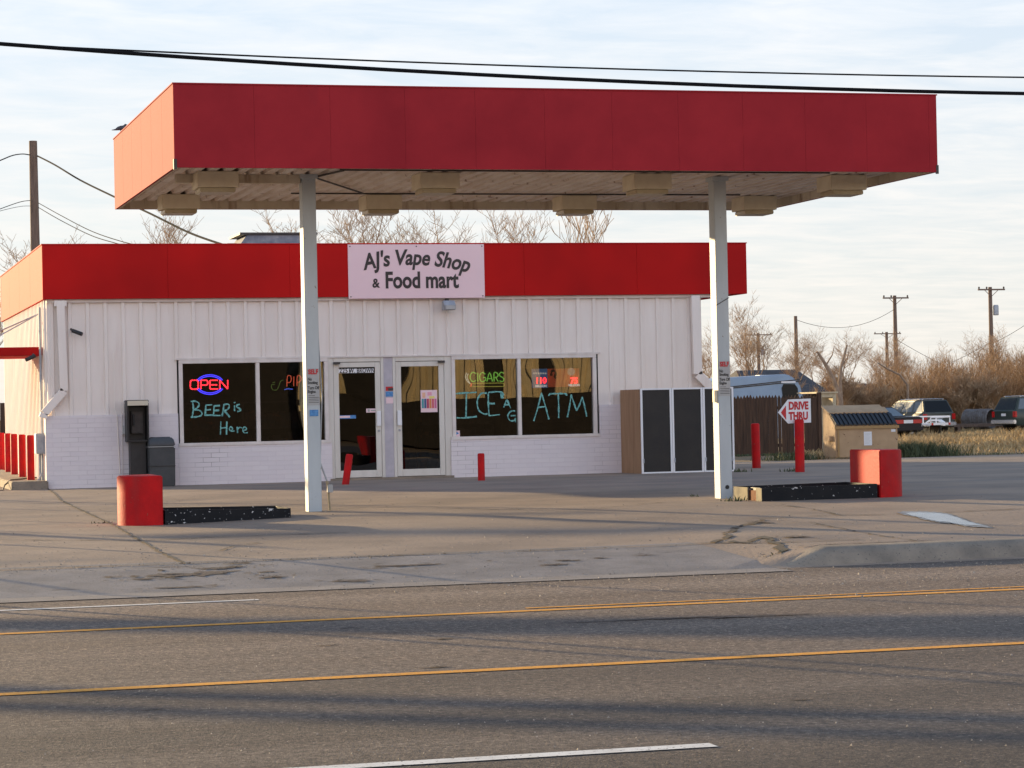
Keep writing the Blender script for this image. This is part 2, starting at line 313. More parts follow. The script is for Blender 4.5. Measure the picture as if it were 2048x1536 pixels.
def brick_mat():
    m = bpy.data.materials.new('painted_brick'); m.use_nodes = True; n, l = m.node_tree.nodes, m.node_tree.links; p = n['Principled BSDF']
    t = n.new('ShaderNodeTexCoord'); s = n.new('ShaderNodeSeparateXYZ'); c = n.new('ShaderNodeCombineXYZ'); a = n.new('ShaderNodeMath'); a.operation = 'ADD'
    l.new(t.outputs['Object'], s.inputs[0]); l.new(s.outputs[0], a.inputs[0]); l.new(s.outputs[1], a.inputs[1]); l.new(a.outputs[0], c.inputs[0]); l.new(s.outputs[2], c.inputs[1])
    b = n.new('ShaderNodeTexBrick'); b.inputs['Scale'].default_value = 1; b.inputs['Brick Width'].default_value = .30; b.inputs['Row Height'].default_value = .085
    b.inputs['Mortar Size'].default_value = .004; b.inputs['Mortar Smooth'].default_value = .4; l.new(c.outputs[0], b.inputs[0])
    b.inputs['Color1'].default_value = (.76, .70, .71, 1); b.inputs['Color2'].default_value = (.72, .66, .68, 1); b.inputs['Mortar'].default_value = (.68, .62, .64, 1)
    q = n.new('ShaderNodeTexNoise'); q.inputs['Scale'].default_value = 1.1; l.new(t.outputs['Object'], q.inputs[0])
    r = n.new('ShaderNodeValToRGB'); r.color_ramp.elements[0].position = .52; r.color_ramp.elements[1].position = .80; l.new(q.outputs['Fac'], r.inputs[0])
    mm = n.new('ShaderNodeMath'); mm.operation = 'MULTIPLY'; l.new(r.outputs[0], mm.inputs[0]); l.new(b.outputs['Fac'], mm.inputs[1])
    mx = n.new('ShaderNodeMixRGB'); l.new(mm.outputs[0], mx.inputs[0]); l.new(b.outputs['Color'], mx.inputs[1]); mx.inputs[2].default_value = (.16, .12, .12, 1)
    l.new(mx.outputs[0], p.inputs['Base Color']); p.inputs['Roughness'].default_value = .7
    iv = n.new('ShaderNodeMath'); iv.operation = 'SUBTRACT'; iv.inputs[0].default_value = 1; l.new(b.outputs['Fac'], iv.inputs[1])
    bp = n.new('ShaderNodeBump'); bp.inputs['Strength'].default_value = .5; bp.inputs['Distance'].default_value = .006; l.new(iv.outputs[0], bp.inputs['Height']); l.new(bp.outputs[0], p.inputs['Normal'])
    return m
m_brick = brick_mat()

# ------------------------------------------------------------------ ground, road, lot
def grid(name, xs, ys, zfun, m, label=None):
    v = [(x, y, zfun(x, y)) for y in ys for x in xs]; nx = len(xs)
    f = [(j*nx+i, j*nx+i+1, (j+1)*nx+i+1, (j+1)*nx+i) for j in range(len(ys)-1) for i in range(nx-1)]
    o = raw(name, v, f, m); tag(o, kind='structure'); return o
def frange(a, b, n): return [a + (b-a)*i/(n-1) for i in range(n)]
xs_w = [-700, -400, -200, -120] + frange(-80, 140, 60) + [220, 400, 900]
ys_w = [-500, -200, -60, -20, 0, 10, 20.9, 22, 25, 28, 32, 38, 44, 48] + frange(50, 130, 40) + [180, 300, 600, 1500]
def zg(x, y):
    if y < 20: return -.06
    if y < 60.5 : return zf(x, y) - .07
    return zf(x, y) + 0.02*math.sin(x*1.3+y)*(1 if y < 140 else 0)
grid('ground', xs_w, ys_w, zg, m_soil)
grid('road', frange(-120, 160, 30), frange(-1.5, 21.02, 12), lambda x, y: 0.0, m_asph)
xs_l = frange(-30, 2, 9)[:-1] + frange(2, 16, 85) + frange(18, 80, 12)
ys_l = frange(21.0, 21.4, 7) + frange(21.6, 31, 26) + frange(32, 60.5, 30)
def lotz(x, y): return zf(x, y) - (.02 if y > 60.2 else 0)
lot = grid('forecourt', xs_l, [y for y in ys_l if y >= 21.4 or True], lotz, m_conc)
lot.data.polygons.foreach_set('use_smooth', [True]*len(lot.data.polygons))
# apron strip of older concrete along the road edge
v, f = [], []
xa = frange(-20, 8.35, 60)
ya = [20.55, 20.8, 21.02, 21.5, 22.0, 22.6, 23.2]
for y in ya:
    for x in xa:
        v.append((x, y + (0.08*math.sin(x*.9) if y > 23 else 0), max(zf(x, y), .001) + .005))
nx = len(xa)
f = [(j*nx+i, j*nx+i+1, (j+1)*nx+i+1, (j+1)*nx+i) for j in range(len(ya)-1) for i in range(nx-1)]
apron = raw('driveway_apron', v, f, m_apron); tag(apron, kind='structure')
# kerb with rounded nose ending in a flare at the driveway
kb = MB()
sect = [(21.05, -.02), (21.12, .10), (21.17, .145), (21.24, .165), (21.42, .168), (21.42, -.02)]
for (xa_, xb_) in ((8.95, 11.615), (11.655, 15.9), (15.92, 20), (20.02, 40)):
    b = len(kb.v); n = len(sect)
    stations = [(8.45, .12), (8.6, .35), (8.8, .75), (8.95, 1)] if xa_ < 9 else [(xa_, 1)]
    stations.append((xb_, 1))
    for (x, k) in stations:
        for (y, z) in sect: kb.v.append((x, y, z*k if z > 0 else z))
    for i in range(len(stations)-1):
        for k in range(n-1): kb.f.append((b+i*n+k, b+i*n+k+1, b+(i+1)*n+k+1, b+(i+1)*n+k))
    kb.f.append(tuple(b+k for k in range(n))); kb.f.append(tuple(b+(len(stations)-1)*n+k for k in range(n))[::-1])
tag(kb.build('kerb', m_kerb, bevel=0, smooth=True), kind='structure')

def strip(name, pts, w, m, z=.004, kind='structure', wj=0, seed=1, zf_=None, parent=None):
    rnd = random.Random(seed); v = []; n = len(pts)
    fine = []
    for i in range(n-1):
        a, b = Vector(pts[i]), Vector(pts[i+1]); k = max(1, int((b-a).length / .12)) if wj else max(1, int((b-a).length/2))
        fine += [a.lerp(b, t/k) for t in range(k)]
    fine.append(Vector(pts[-1]))
    for i, p in enumerate(fine):
        d = (fine[min(i+1, len(fine)-1)] - fine[max(i-1, 0)]).normalized(); nn = Vector((-d.y, d.x))
        ww = w/2 * (1 if not wj else rnd.uniform(.25, 1.7)); q = p + (nn * rnd.uniform(-wj, wj) if wj else nn*0)
        for sgn in (-1, 1):
            x, y = q.x + nn.x*ww*sgn, q.y + nn.y*ww*sgn
            v.append((x, y, (zf_(x, y) if zf_ else 0) + z))
    f = [(2*i, 2*i+1, 2*i+3, 2*i+2) for i in range(len(fine)-1)]
    o = raw(name, v, f, m, parent)
    if not parent: tag(o, kind=kind)
    return o
strip('road_marking', [(-60, 13.76), (90, 13.76)], .125, m_yel)
strip('road_marking', [(-60, 17.62), (90, 17.62)], .125, m_yel)
strip('road_marking', [(5.1, 17.86), (13, 17.84)], .07, m_yel)
strip('road_marking', [(1.0, 10.30), (3.78, 10.28)], .12, m_wpt)
strip('road_marking', [(12.0, 10.3), (15, 10.3)], .12, m_wpt)
strip('road_marking', [(-1.2, 19.74), (3.42, 19.79)], .09, m_wpt)
# cracks and joints in the paving
def gp(*pp): return [tuple(ground(*p)[:2]) for p in pp]
LZ = lambda x, y: max(zf(x, y), .001) + .006
def crack(pp, w=.03, wj=.02, seed=1, m=m_tar): return strip('pavement_crack', gp(*pp), w, m, .003, wj=wj, seed=seed, zf_=LZ, parent=lot)
crack([(60, 962), (120, 1000), (200, 1038), (260, 1070), (320, 1105), (370, 1133)], .028, .012, 2)
crack([(0, 1140), (180, 1138), (370, 1133), (520, 1128), (585, 1129), (700, 1122), (860, 1116), (1024, 1112), (1250, 1098), (1430, 1086)], .028, .02, 3)
crack([(0, 1080), (130, 1081), (280, 1082), (400, 1076), (560, 1070), (700, 1066)], .03, .02, 4)
crack([(1430, 1086), (1455, 1078), (1450, 1068), (1470, 1058), (1510, 1046), (1525, 1040)], .055, .045, 5)
crack([(1455, 1086), (1500, 1090), (1530, 1104), (1555, 1120), (1560, 1128)], .07, .05, 6)
crack([(1500, 1036), (1560, 1036), (1660, 1031), (1820, 1029), (1960, 1022), (2048, 1018)], .035, .03, 7)
crack([(1560, 1010), (1620, 1018), (1680, 1031)], .03, .02, 8)
crack([(1620, 1045), (1720, 1065), (1850, 1085)], .025, .02, 9)
crack([(1430, 1086), (1560, 1086), (1720, 1080)], .035, .03, 10)
crack([(440, 1102), (470, 1092), (520, 1086)], .02, .01, 11)
crack([(700, 1016), (850, 1014), (1000, 1020), (1200, 1017), (1330, 1005)], .03, .02, 12)
crack([(340, 1000), (560, 990), (760, 984)], .025, .02, 14, m_kerb)
def blotch(name, px, py, rx, ry, seed, m, z=.004, parent=None, kind=None):
    rnd = random.Random(seed); c = ground(px, py); v, f = [], []
    def one(cx, cy, ax, ay, n, zz_):
        ph = [rnd.uniform(0, 6.28) for _ in range(9)]; b = len(v); v.append((cx, cy, LZ(cx, cy) + zz_))
        for i in range(n):
            t = 6.283*i/n; k = 1 + .30*math.sin(2*t+ph[0]) + .26*math.sin(3*t+ph[1]) + .20*math.sin(7*t+ph[2]) + .15*math.sin(13*t+ph[3]) + .12*math.sin(23*t+ph[4]) + rnd.uniform(-.12, .12)
            x = cx + ax*math.cos(t)*k; y = cy + ay*math.sin(t)*k; v.append((x, y, LZ(x, y) + zz_))
        for i in range(n): f.append((b, b+1+i, b+1+(i+1) % n))
    one(c.x, c.y, rx*.8, ry*.7, 70, z)
    for j in range(16): one(c.x + rnd.gauss(0, rx*1.1), c.y + rnd.gauss(0, ry*.9), rx*rnd.uniform(.04, .28), ry*rnd.uniform(.06, .22), 18, z + .0003*(j+1))
    o = raw(name, v, f, m, parent)
    if kind: tag(o, kind=kind)
    return o
m_patch = mat('pavement_patch', (.055, .038, .032), (.13, .10, .085), scale=14, rough=.95, bump=.6, bscale=30)
for i, (px, py, rx, ry) in enumerate([(390, 1158, .34, .22), (440, 1150, .22, .10), (545, 1160, .09, .12), (810, 1141, .26, .10), (700, 1165, .2, .07), (285, 1166, .12, .07), (355, 1178, .2, .06), (1110, 1136, .12, .07), (1135, 1130, .12, .06),
                                      (1200, 1126, .08, .04), (1290, 1121, .10, .03), (1520, 1046, .12, .12), (1740, 1088, .38, .10), (1830, 1084, .2, .06), (1950, 1083, .25, .05), (1590, 1100, .12, .16), (1650, 1092, .12, .08), (480, 1140, .12, .05)]):
    blotch('pavement_patch', px, py, rx, ry, i+1, m_patch, parent=apron if py > 1118 and px < 1400 else lot)
m_water = mat('puddle_water', (.20, .22, .25), (.10, .11, .13), scale=5, rough=.24, spec=.6, bump=.5, bscale=9)
m_wet = mat('wet_concrete', (.15, .12, .10), (.10, .085, .07), scale=3, rough=.35, spec=.5)
def pud():
    out = [(1806, 1028), (1818, 1026), (1845, 1026), (1872, 1027), (1896, 1030), (1905, 1034), (1922, 1039), (1930, 1043), (1950, 1048), (1972, 1054.5), (1945, 1053), (1925, 1052), (1900, 1047), (1878, 1045), (1855, 1041), (1838, 1036), (1818, 1032)]
    rn_ = random.Random(4)
    def ringp(sc_, z, jit):
        cx_ = sum(p[0] for p in out)/len(out); cy_ = sum(p[1] for p in out)/len(out); v = []
        for i in range(len(out)):
            p, q = out[i], out[(i+1) % len(out)]
            for t in range(6):
                x = p[0]+(q[0]-p[0])*t/6; y = p[1]+(q[1]-p[1])*t/6
                v.append(tuple(ground(cx_+(x-cx_)*sc_+rn_.uniform(-jit, jit)*3, cy_+(y-cy_)*sc_+rn_.uniform(-jit, jit)) + Vector((0, 0, z))))
        return v
    v = ringp(1.16, .0085, .5); tag(raw('wet_patch', v, [tuple(range(len(v)))], m_wet), kind='structure')
    v = ringp(.94, .0115, .45); tag(raw('puddle', v, [tuple(range(len(v)))], m_water), kind='structure')
pud()
road_o = bpy.data.objects['road']
for i, (px, py, rx, ry) in enumerate([(1330, 1238, .55, .05), (1500, 1234, .40, .05), (887, 1278, .10, .035), (870, 1335, .09, .04), (655, 1291, .07, .03), (700, 1256, .06, .03), (1090, 1155, .1, .03), (300, 1420, .05, .02), (1600, 1400, .05, .02)]):
    blotch('asphalt_patch', px, py, rx, ry, 40+i, m_patch, z=-.002, parent=road_o)
# loose grit and small stones on the paving
rn = random.Random(31); v, f = [], []
for i in range(2600):
    k = rn.random()
    if k < .55: px, py = rn.uniform(0, 2048), rn.gauss(1150, 22)
    elif k < .8: px, py = rn.uniform(0, 2048), rn.uniform(985, 1130)
    else: px, py = rn.uniform(0, 2048), rn.uniform(1180, 1530)
    p = ground(px, py); r = (rn.uniform(.004, .011) if k < .8 else rn.uniform(.003, .007)) * (1.5 if rn.random() < .05 else 1); z = LZ(p.x, p.y) - .004; b = len(v)
    for j in range(3): v.append((p.x + r*math.cos(2.1*j+k*9), p.y + r*math.sin(2.1*j+k*9), z))
    v.append((p.x, p.y, z + r*1.1)); f += [(b, b+1, b+3), (b+1, b+2, b+3), (b+2, b, b+3)]
tag(raw('gravel', v, f, mat('grit', (.50, .42, .34), (.12, .10, .08), scale=3, rough=.9)), kind='stuff')

# ------------------------------------------------------------------ text and strokes
def text_mb(s, size, bold=0.0, shear=0.0, sx=1.0, align='CENTER', ext=.002, spacing=1.0):
    c = bpy.data.curves.new('txt', 'FONT'); c.body = s; c.size = size; c.offset = bold; c.shear = shear; c.align_x = align; c.align_y = 'CENTER'; c.extrude = ext; c.resolution_u = 4
    c.space_character = spacing
    o = bpy.data.objects.new('txt', c); COL.objects.link(o); dg = bpy.context.evaluated_depsgraph_get(); dg.update()
    me = bpy.data.meshes.new_from_object(o.evaluated_get(dg)); mb = MB()
    mb.v = [(v.co.x*sx, -v.co.z, v.co.y) for v in me.vertices]; mb.f = [tuple(p.vertices) for p in me.polygons]
    bpy.data.objects.remove(o); bpy.data.curves.remove(c); bpy.data.meshes.remove(me)
    return mb
def put(mb, x, y, z, rz=0, ry=0): return mb.xf(Matrix.Translation((x, y, z)) @ Matrix.Rotation(rz, 4, 'Z') @ Matrix.Rotation(ry, 4, 'Y'))
def smooth_path(p, k=3):
    if len(p) < 3: return p
    out = []
    for i in range(len(p)-1):
        p0, p1, p2, p3 = p[max(i-1, 0)], p[i], p[i+1], p[min(i+2, len(p)-1)]
        for j in range(k):
            t = j/k; out.append(tuple(.5*((2*p1[a]) + (-p0[a]+p2[a])*t + (2*p0[a]-5*p1[a]+4*p2[a]-p3[a])*t*t + (-p0[a]+3*p1[a]-3*p2[a]+p3[a])*t**3) for a in (0, 1)))
    out.append(p[-1]); return out
def strokes(mb, paths, ox, oy, sc_, Y, w, curved=True, round_=False):
    for p in paths:
        q = smooth_path(p) if curved and len(p) > 2 else p
        pts = [at(ox + a/sc_, oy + b/sc_, Y) for a, b in q]
        if round_: mb.tube(pts, w, 6); continue
        b0 = len(mb.v)
        for i, a in enumerate(pts):
            d = (pts[min(i+1, len(pts)-1)] - pts[max(i-1, 0)]); d.y = 0; d.normalize(); nn = Vector((-d.z, 0, d.x))
            wv = w*(1 + (.28*math.sin(a.x*61+a.z*47) + .15*math.sin(a.x*143+a.z*97) if w < .03 else 0))
            for sg in (-1, 1): mb.v.append(tuple(a + nn*wv*sg))
        for i in range(len(pts)-1): mb.f.append((b0+2*i, b0+2*i+1, b0+2*i+3, b0+2*i+2))
    return mb

# ------------------------------------------------------------------ shop building
YW = 45.27                                   # face of the metal wall
X0, X1, YB = 4.07, 16.58, 55.5
ZT, ZB = 4.60, 3.625
shop = empty('shop_building', (X0, YW, .2), 'low white metal and brick shop with a red roof band and two glass doors', 'building')
def ribs(mb, u0, u1, z0, z1, base, axis, out, per=.32, h=.034, w=.055):
    prof = [(u0, 0)]; k = math.ceil((u0 - .1)/per)
    while k*per < u1:
        c = k*per
        for (d, e) in ((-w/2-.015, 0), (-w/2, h), (w/2, h), (w/2+.015, 0)):
            if u0 < c+d < u1: prof.append((c+d, e))
        k += 1
    prof.append((u1, 0))
    b = len(mb.v)
    for (u, e) in prof:
        for z in (z0, z1):
            mb.v.append((u, base - out*e, z) if axis == 'x' else (base - out*e, u, z))
    for i in range(len(prof)-1): mb.f.append((b+2*i, b+2*i+2, b+2*i+3, b+2*i+1))
    return mb
wall = MB()
ribs(wall, X0, X1, 2.50, ZB+.02, YW, 'x', 1)
ribs(wall, X0, 6.40, 1.53, 2.50, YW, 'x', 1)
ribs(wall, 14.46, X1, 1.53, 2.50, YW, 'x', 1)
wall.build('metal_wall', m_wall, shop)
sw = MB(); ribs(sw, YW, YB, .1, ZB+.02, X0, 'y', 1, per=.305)
ribs(sw, YW, YB, .1, ZB+.02, X1, 'y', -1)
sw.quad((X0, YB, .1), (X1, YB, .1), (X1, YB, ZB), (X0, YB, ZB))
sw.build('side_wall', m_wall, shop)
bk = MB()
bk.box(X0-.06, 6.40, YW-.07, YW-.002, .1, 1.53); bk.box(X0-.06, X0-.003, YW-.002, YW+.12, .1, 1.53); bk.build('brick_wainscot', m_brick, shop); bk = MB()
bk.box(6.402, 9.24, YW-.07, YW-.002, .1, .93)
bk.build('brick_wainscot', m_brick, shop); bk = MB()
bk.box(11.52, 14.455, YW-.07, YW-.002, .1, .93); bk.box(14.457, X1+.03, YW-.07, YW-.002, .1, 1.53)
bk.build('brick_wainscot', m_brick, shop)
# roof band
fb = MB(); FX0, FX1, FY0, FY1 = 4.0, 17.49, 45.13, 55.5
for i in range(6):
    a = FX0 + (FX1-FX0)*i/6; b = FX0 + (FX1-FX0)*(i+1)/6
    fb.box(a + (.0008 if i else 0), b - .0008, FY0, FY0+.06, ZB, ZT)
for i in range(4):
    a = FY0+.062 + (FY1-FY0-.062)*i/4; b = FY0+.062 + (FY1-FY0-.062)*(i+1)/4
    for xx in (FX0, FX1-.06): fb.box(xx, xx+.06, a+.002, b-.002, ZB, ZT)
fb.box(FX0+.07, FX1-.07, FY1-.06, FY1, ZB, ZT)
fb.build('roof_band', m_red, shop, bevel=.004)
cp = MB(); cp.box(FX0-.012, FX1+.012, FY0-.012, FY0+.10, ZT+.002, ZT+.022); cp.box(FX0-.012, FX0+.1, FY0+.102, FY1, ZT+.002, ZT+.022); cp.box(FX1-.1, FX1+.012, FY0+.102, FY1, ZT+.002, ZT+.022)
cp.build('coping', m_red, shop)
sf = MB(); sf.box(FX0+.065, FX1-.065, FY0+.065, YW-.005, ZB+.03, ZB+.05); sf.box(X1+.03, FX1-.065, YW, FY1-.1, ZB+.03, ZB+.05); sf.box(FX0+.06, X0+.0, YW, FY1-.1, ZB+.03, ZB+.05)
sf.box(FX0+.07, FX1-.4, YW-.06, YW-.03, ZB-.06, ZB+.028)
sf.build('soffit', m_trim, shop)
rf = MB(); rf.box(FX0+.065, FX1-.065, FY0+.065, FY1-.065, 4.2, 4.3); rf.build('roof', mat('roof_membrane', (.35, .34, .33), (.28, .27, .26), scale=1, rough=.9), shop)
# windows and doors
GY = YW + .03
def window(x0, x1, xm, z0=.93, z1=2.50):
    w = MB(); w.box(x0, x1, YW-.045, YW+.06, z1-.065, z1); w.box(x0, x0+.07, YW-.045, YW+.06, z0+.055, z1-.067); w.box(x1-.07, x1, YW-.045, YW+.06, z0+.055, z1-.067)
    w.box(x0-.03, x1+.03, YW-.085, YW+.06, z0-.005, z0+.053)
    w.box(xm-.033, xm+.033, YW-.04, YW+.058, z0+.055, z1-.067)
    fr = w.build('window', m_trim, shop, bevel=.004)
    g = MB()
    g.quad((x0+.07, GY, z0+.05), (xm-.03, GY, z0+.05), (xm-.03, GY, z1-.06), (x0+.07, GY, z1-.06)); g.build('pane', m_glass, fr)
    g = MB(); g.quad((xm+.03, GY, z0+.05), (x1-.07, GY, z0+.05), (x1-.07, GY, z1-.06), (xm+.03, GY, z1-.06)); g.build('pane', m_glass, fr)
    return fr
win1 = window(6.43, 9.20, 7.885); win2 = window(11.56, 14.42, 12.885)
pm = MB(); pm.box(6.36, 9.24, YW-.05, YW-.012, 2.502, 2.535); pm.box(9.24, 11.54, YW-.05, YW-.012, 2.502, 2.53); pm.box(11.54, 14.5, YW-.05, YW-.012, 2.502, 2.535); pm.build('head_trim', m_trim, shop)
dfm = MB()
for (a, b) in ((9.202, 9.30), (10.20, 10.255), (10.43, 10.485), (11.42, 11.558)): dfm.box(a, b, YW-.03, YW+.06, .2, 2.498)
dfm.box(9.302, 10.198, YW-.03, YW+.06, 2.42, 2.498); dfm.box(10.487, 11.418, YW-.03, YW+.06, 2.42, 2.498)
dfm.build('door_frame', m_alu, shop, bevel=.004)
MB().box(10.257, 10.428, YW-.02, YW+.06, .2, 2.498).build('door_post', m_lav, shop)
def door(x0, x1, hside):
    z0, z1 = .27, 2.41; d = MB()
    d.box(x0, x0+.10, YW-.02, YW+.03, z0, z1); d.box(x1-.10, x1, YW-.02, YW+.03, z0, z1)
    d.box(x0+.102, x1-.102, YW-.02, YW+.03, z1-.09, z1); d.box(x0+.102, x1-.102, YW-.02, YW+.03, z0, z0+.13)
    o = d.build('door', m_alu, shop, bevel=.003)
    g = MB(); g.quad((x0+.1, YW+.005, z0+.12), (x1-.1, YW+.005, z0+.12), (x1-.1, YW+.005, z1-.08), (x0+.1, YW+.005, z1-.08)); g.build('pane', m_glass2, o)
    hx = x1-.05 if hside > 0 else x0+.05
    h = MB(); h.box(hx-.04, hx+.04, YW-.07, YW-.045, 1.22, 1.50); h.box(hx-.03, hx+.03, YW-.046, YW-.018, 1.24, 1.28); h.box(hx-.03, hx+.03, YW-.046, YW-.018, 1.44, 1.48); h.build('handle', m_white, o, bevel=.005)
    MB().lathe([(.022, 0), (.022, .012)], 14, (hx, YW-.034, 1.13), 'y').build('lock', m_galv, o)
    return o
dr1 = door(9.305, 10.195, 1); dr2 = door(10.49, 11.415, -1)
for x in (9.30, 11.30): MB().box(x, x+.12, YW-.10, YW-.032, 2.38, 2.42).build('door_pivot', m_dark, shop)
th = MB(); th.box(9.2, 11.56, YW-.10, YW+.06, .18, .262); th.build('threshold', m_kerb, shop)
# room seen dimly through the glass
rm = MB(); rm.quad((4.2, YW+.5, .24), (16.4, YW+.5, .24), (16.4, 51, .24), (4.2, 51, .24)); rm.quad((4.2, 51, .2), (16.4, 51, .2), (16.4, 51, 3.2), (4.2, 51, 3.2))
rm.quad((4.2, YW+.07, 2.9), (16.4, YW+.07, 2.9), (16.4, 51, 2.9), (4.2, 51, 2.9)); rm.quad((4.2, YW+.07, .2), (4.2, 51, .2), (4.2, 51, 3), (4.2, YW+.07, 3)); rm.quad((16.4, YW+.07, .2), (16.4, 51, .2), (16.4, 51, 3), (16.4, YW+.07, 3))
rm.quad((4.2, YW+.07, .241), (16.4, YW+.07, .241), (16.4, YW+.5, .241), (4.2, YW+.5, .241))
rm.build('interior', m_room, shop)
sh = empty('shelving', (7, 48, .25), 'dim shelves of goods inside the shop behind the window glass', 'shelf')
for k, x in enumerate((6.0, 7.9, 11.3, 13.2)):
    s_ = MB(); s_.box(x, x+.04, 47.2, 47.7, .25, 1.75); s_.box(x+1.56, x+1.6, 47.2, 47.7, .25, 1.75)
    for z in (.3, .75, 1.2, 1.7): s_.box(x+.042, x+1.558, 47.2, 47.7, z, z+.03)
    s_.build('rack', m_dark, sh)
    g = MB(); rnd = random.Random(k)
    for z in (.33, .78, 1.23):
        xx = x+.08
        while xx < x+1.45:
            w = rnd.uniform(.07, .16); g.box(xx, xx+w-.01, 47.25, 47.45, z, z+rnd.uniform(.2, .36)); xx += w
    g.build('goods', m_shelf, sh)
# corner box gutters
def gutter(pp, w=.14):
    g = MB()
    for i in range(len(pp)-1):
        a, b = Vector(pp[i]), Vector(pp[i+1]); d = (b-a).normalized(); nn = Vector((-d.z, 0, d.x)) * w/2
        bb = len(g.v)
        for p in (a, b):
            for (s1, y) in ((-1, 0), (1, 0), (1, .10), (-1, .10)):
                e = p + nn*s1; g.v.append((e.x, p.y + y, e.z))
        for k in range(4): k2 = (k+1) % 4; g.f.append((bb+k, bb+k2, bb+4+k2, bb+4+k))
        g.f.append((bb, bb+1, bb+2, bb+3)); g.f.append((bb+7, bb+6, bb+5, bb+4))
    return g
dg_ = tag(empty('downspout', (4.3, YW-.1, 1.5)), 'white box downspout angling to the left corner above the phone wall', 'downspout', 'corner downspouts')
gutter([(4.31, YW-.16, 3.60), (4.345, YW-.16, 2.02), (4.345, YW-.16, 1.98), (3.99, YW-.16, 1.58), (3.96, YW-.16, 1.50)]).build('pipe', m_wall, dg_)
MB().box(4.20, 4.42, YW-.15, YW-.03, 3.50, 3.60).build('outlet_box', m_wall, dg_)
dg2 = tag(empty('downspout', (16.4, YW-.1, 1.5)), 'white box downspout at the right corner above the black panelled box', 'downspout', 'corner downspouts')
gutter([(16.42, YW-.16, 3.60), (16.44, YW-.16, 2.12), (16.44, YW-.16, 2.08), (16.80, YW-.16, 1.72)], .17).build('pipe', m_wall, dg2)
# sign on the band
a, b = at(697, 592, FY0), at(967, 490, FY0)
sg = empty('shop_sign', (a.x, FY0-.01, a.z), 'white shop name board with black slanted lettering on the red roof band', 'sign')
MB().box(a.x, b.x, FY0-.022, FY0-.003, ZB-.035, ZT-.003).build('board', m_signw, sg)
lt2 = MB()
lt = text_mb("AJ's Vape Shop", .40, .0105, .22, .80, ext=.002); pc = at(650 + 628/3.413, 300 + 745/3.413, FY0)
wd = max(v[0] for v in lt.v); kx = 1.04/wd
lt.v = [(v[0]*kx + .24*v[0]*kx*v[2], v[1], v[2] - .115*(v[0]*kx+.12)**2) for v in lt.v]; put(lt, pc.x - .02, FY0-.026, pc.z + .02)
p = at(650 + 345/3.413, 300 + 912/3.413, FY0); lt2.add(put(text_mb("&", .235, .006, 0, .9), p.x, FY0-.026, p.z))
p = at(650 + 658/3.413, 300 + 893/3.413, FY0); lt2.add(put(text_mb("Food mart", .425, .0125, 0, .775), p.x, FY0-.026, p.z))
lt.build('lettering', m_ink, sg); lt2.build('lettering', m_ink, sg)
for (x, z) in ((a.x+.04, ZB), (b.x-.04, ZB), (a.x+.04, ZT-.04), (b.x-.04, ZT-.04), ((a.x+b.x)/2, ZT-.04)): MB().lathe([(.012, 0), (.012, .006)], 8, (x, FY0-.028, z), 'y').build('screw', m_dark, sg)
# wall flood light
fl = empty('flood_light', (11.49, YW-.1, 3.46), 'small grey flood light on the wall just under the shop name board', 'lamp')
MB().box(11.46, 11.52, YW-.12, YW-.022, 3.50, 3.58).build('bracket', m_dark, fl)
MB().prism([(YW-.30, 3.36), (YW-.12, 3.36), (YW-.12, 3.52), (YW-.22, 3.54), (YW-.32, 3.45)], 11.38, 11.60, 'x').build('housing', m_galv, fl, bevel=.006)
MB().box(11.40, 11.58, YW-.335, YW-.322, 3.37, 3.44).build('lens', m_plate, fl)
# cameras
def bullet(x, y, z, az, label):
    c = empty('security_camera', (x, y, z), label, 'camera', 'security cameras')
    d = Vector((math.sin(az), -math.cos(az)*.8, -.35)).normalized()
    MB().tube([(x, y, z), tuple(Vector((x, y, z)) + d*.2)], .036, 12).build('body', m_blk, c, smooth=True)
    MB().tube([(x, y, z), (x-.02, y+.07, z+.03)], .02, 8).build('mount', m_dark, c)
    return c
bullet(4.52, YW-.10, 3.06, .9, 'small black camera high on the white front wall near the left corner')
bullet(3.86, YW+.15, 2.62, -.9, 'small camera under the red awning on the sunlit side wall')
# electrical things at the left corner
mb_ = empty('meter_box', (4.0, YW+.3, 1.1), 'grey meter box with conduits on the sunlit side wall', 'electric box')
MB().box(3.86, 4.04, YW+.22, YW+.5, .85, 1.22).build('cabinet', m_galv, mb_, bevel=.01)
cd_ = MB()
for (x, y, z0, z1) in ((3.98, YW+.28, 1.22, 2.0), (3.98, YW+.36, .2, .85), (3.95, YW+.46, .2, .85), (3.97, YW+.24, 2.0, 3.5)): cd_.tube([(x, y, z0), (x, y, z1)], .022, 8)
cd_.tube([(3.98, YW+.36, .5), (3.85, YW+.3, .3), (3.8, YW+.2, .22)], .02, 8)
cd_.build('conduit', m_galv, mb_)
vt = empty('wall_pipe', (5.0, YW-.1, .3), 'thin white pipe running down the brick left of the payphone', 'pipe')
p_ = [at(228, 700, YW-.05), at(230, 820, YW-.05), at(234, 832, YW-.09), at(240, 948, YW-.09)]
MB().tube(p_, .011, 6).build('pipe_run', m_wall, vt); MB().tube([at(277, 805, YW-.09)+Vector((-.3, 0, 0)), at(270, 962, YW-.09)+Vector((-.22, 0, 0))], .008, 6).build('pipe_run', m_trim, vt)
# red awning on the side wall
aw = empty('side_awning', (4.0, 46.5, 2.7), 'flat red awning over the drive up window on the sunlit side wall', 'awning')
MB().box(2.3, 4.03, 45.75, 48.2, 2.635, 2.79).build('awning_panel', m_red, aw, bevel=.01)
rd = MB(); rd.tube([(4.04, 46.2, 3.42), (2.9, 45.95, 2.80)], .012, 6); rd.tube([(4.04, 46.3, 3.42), (2.6, 47.9, 2.80)], .012, 6); rd.build('stay_rod', m_galv, aw)
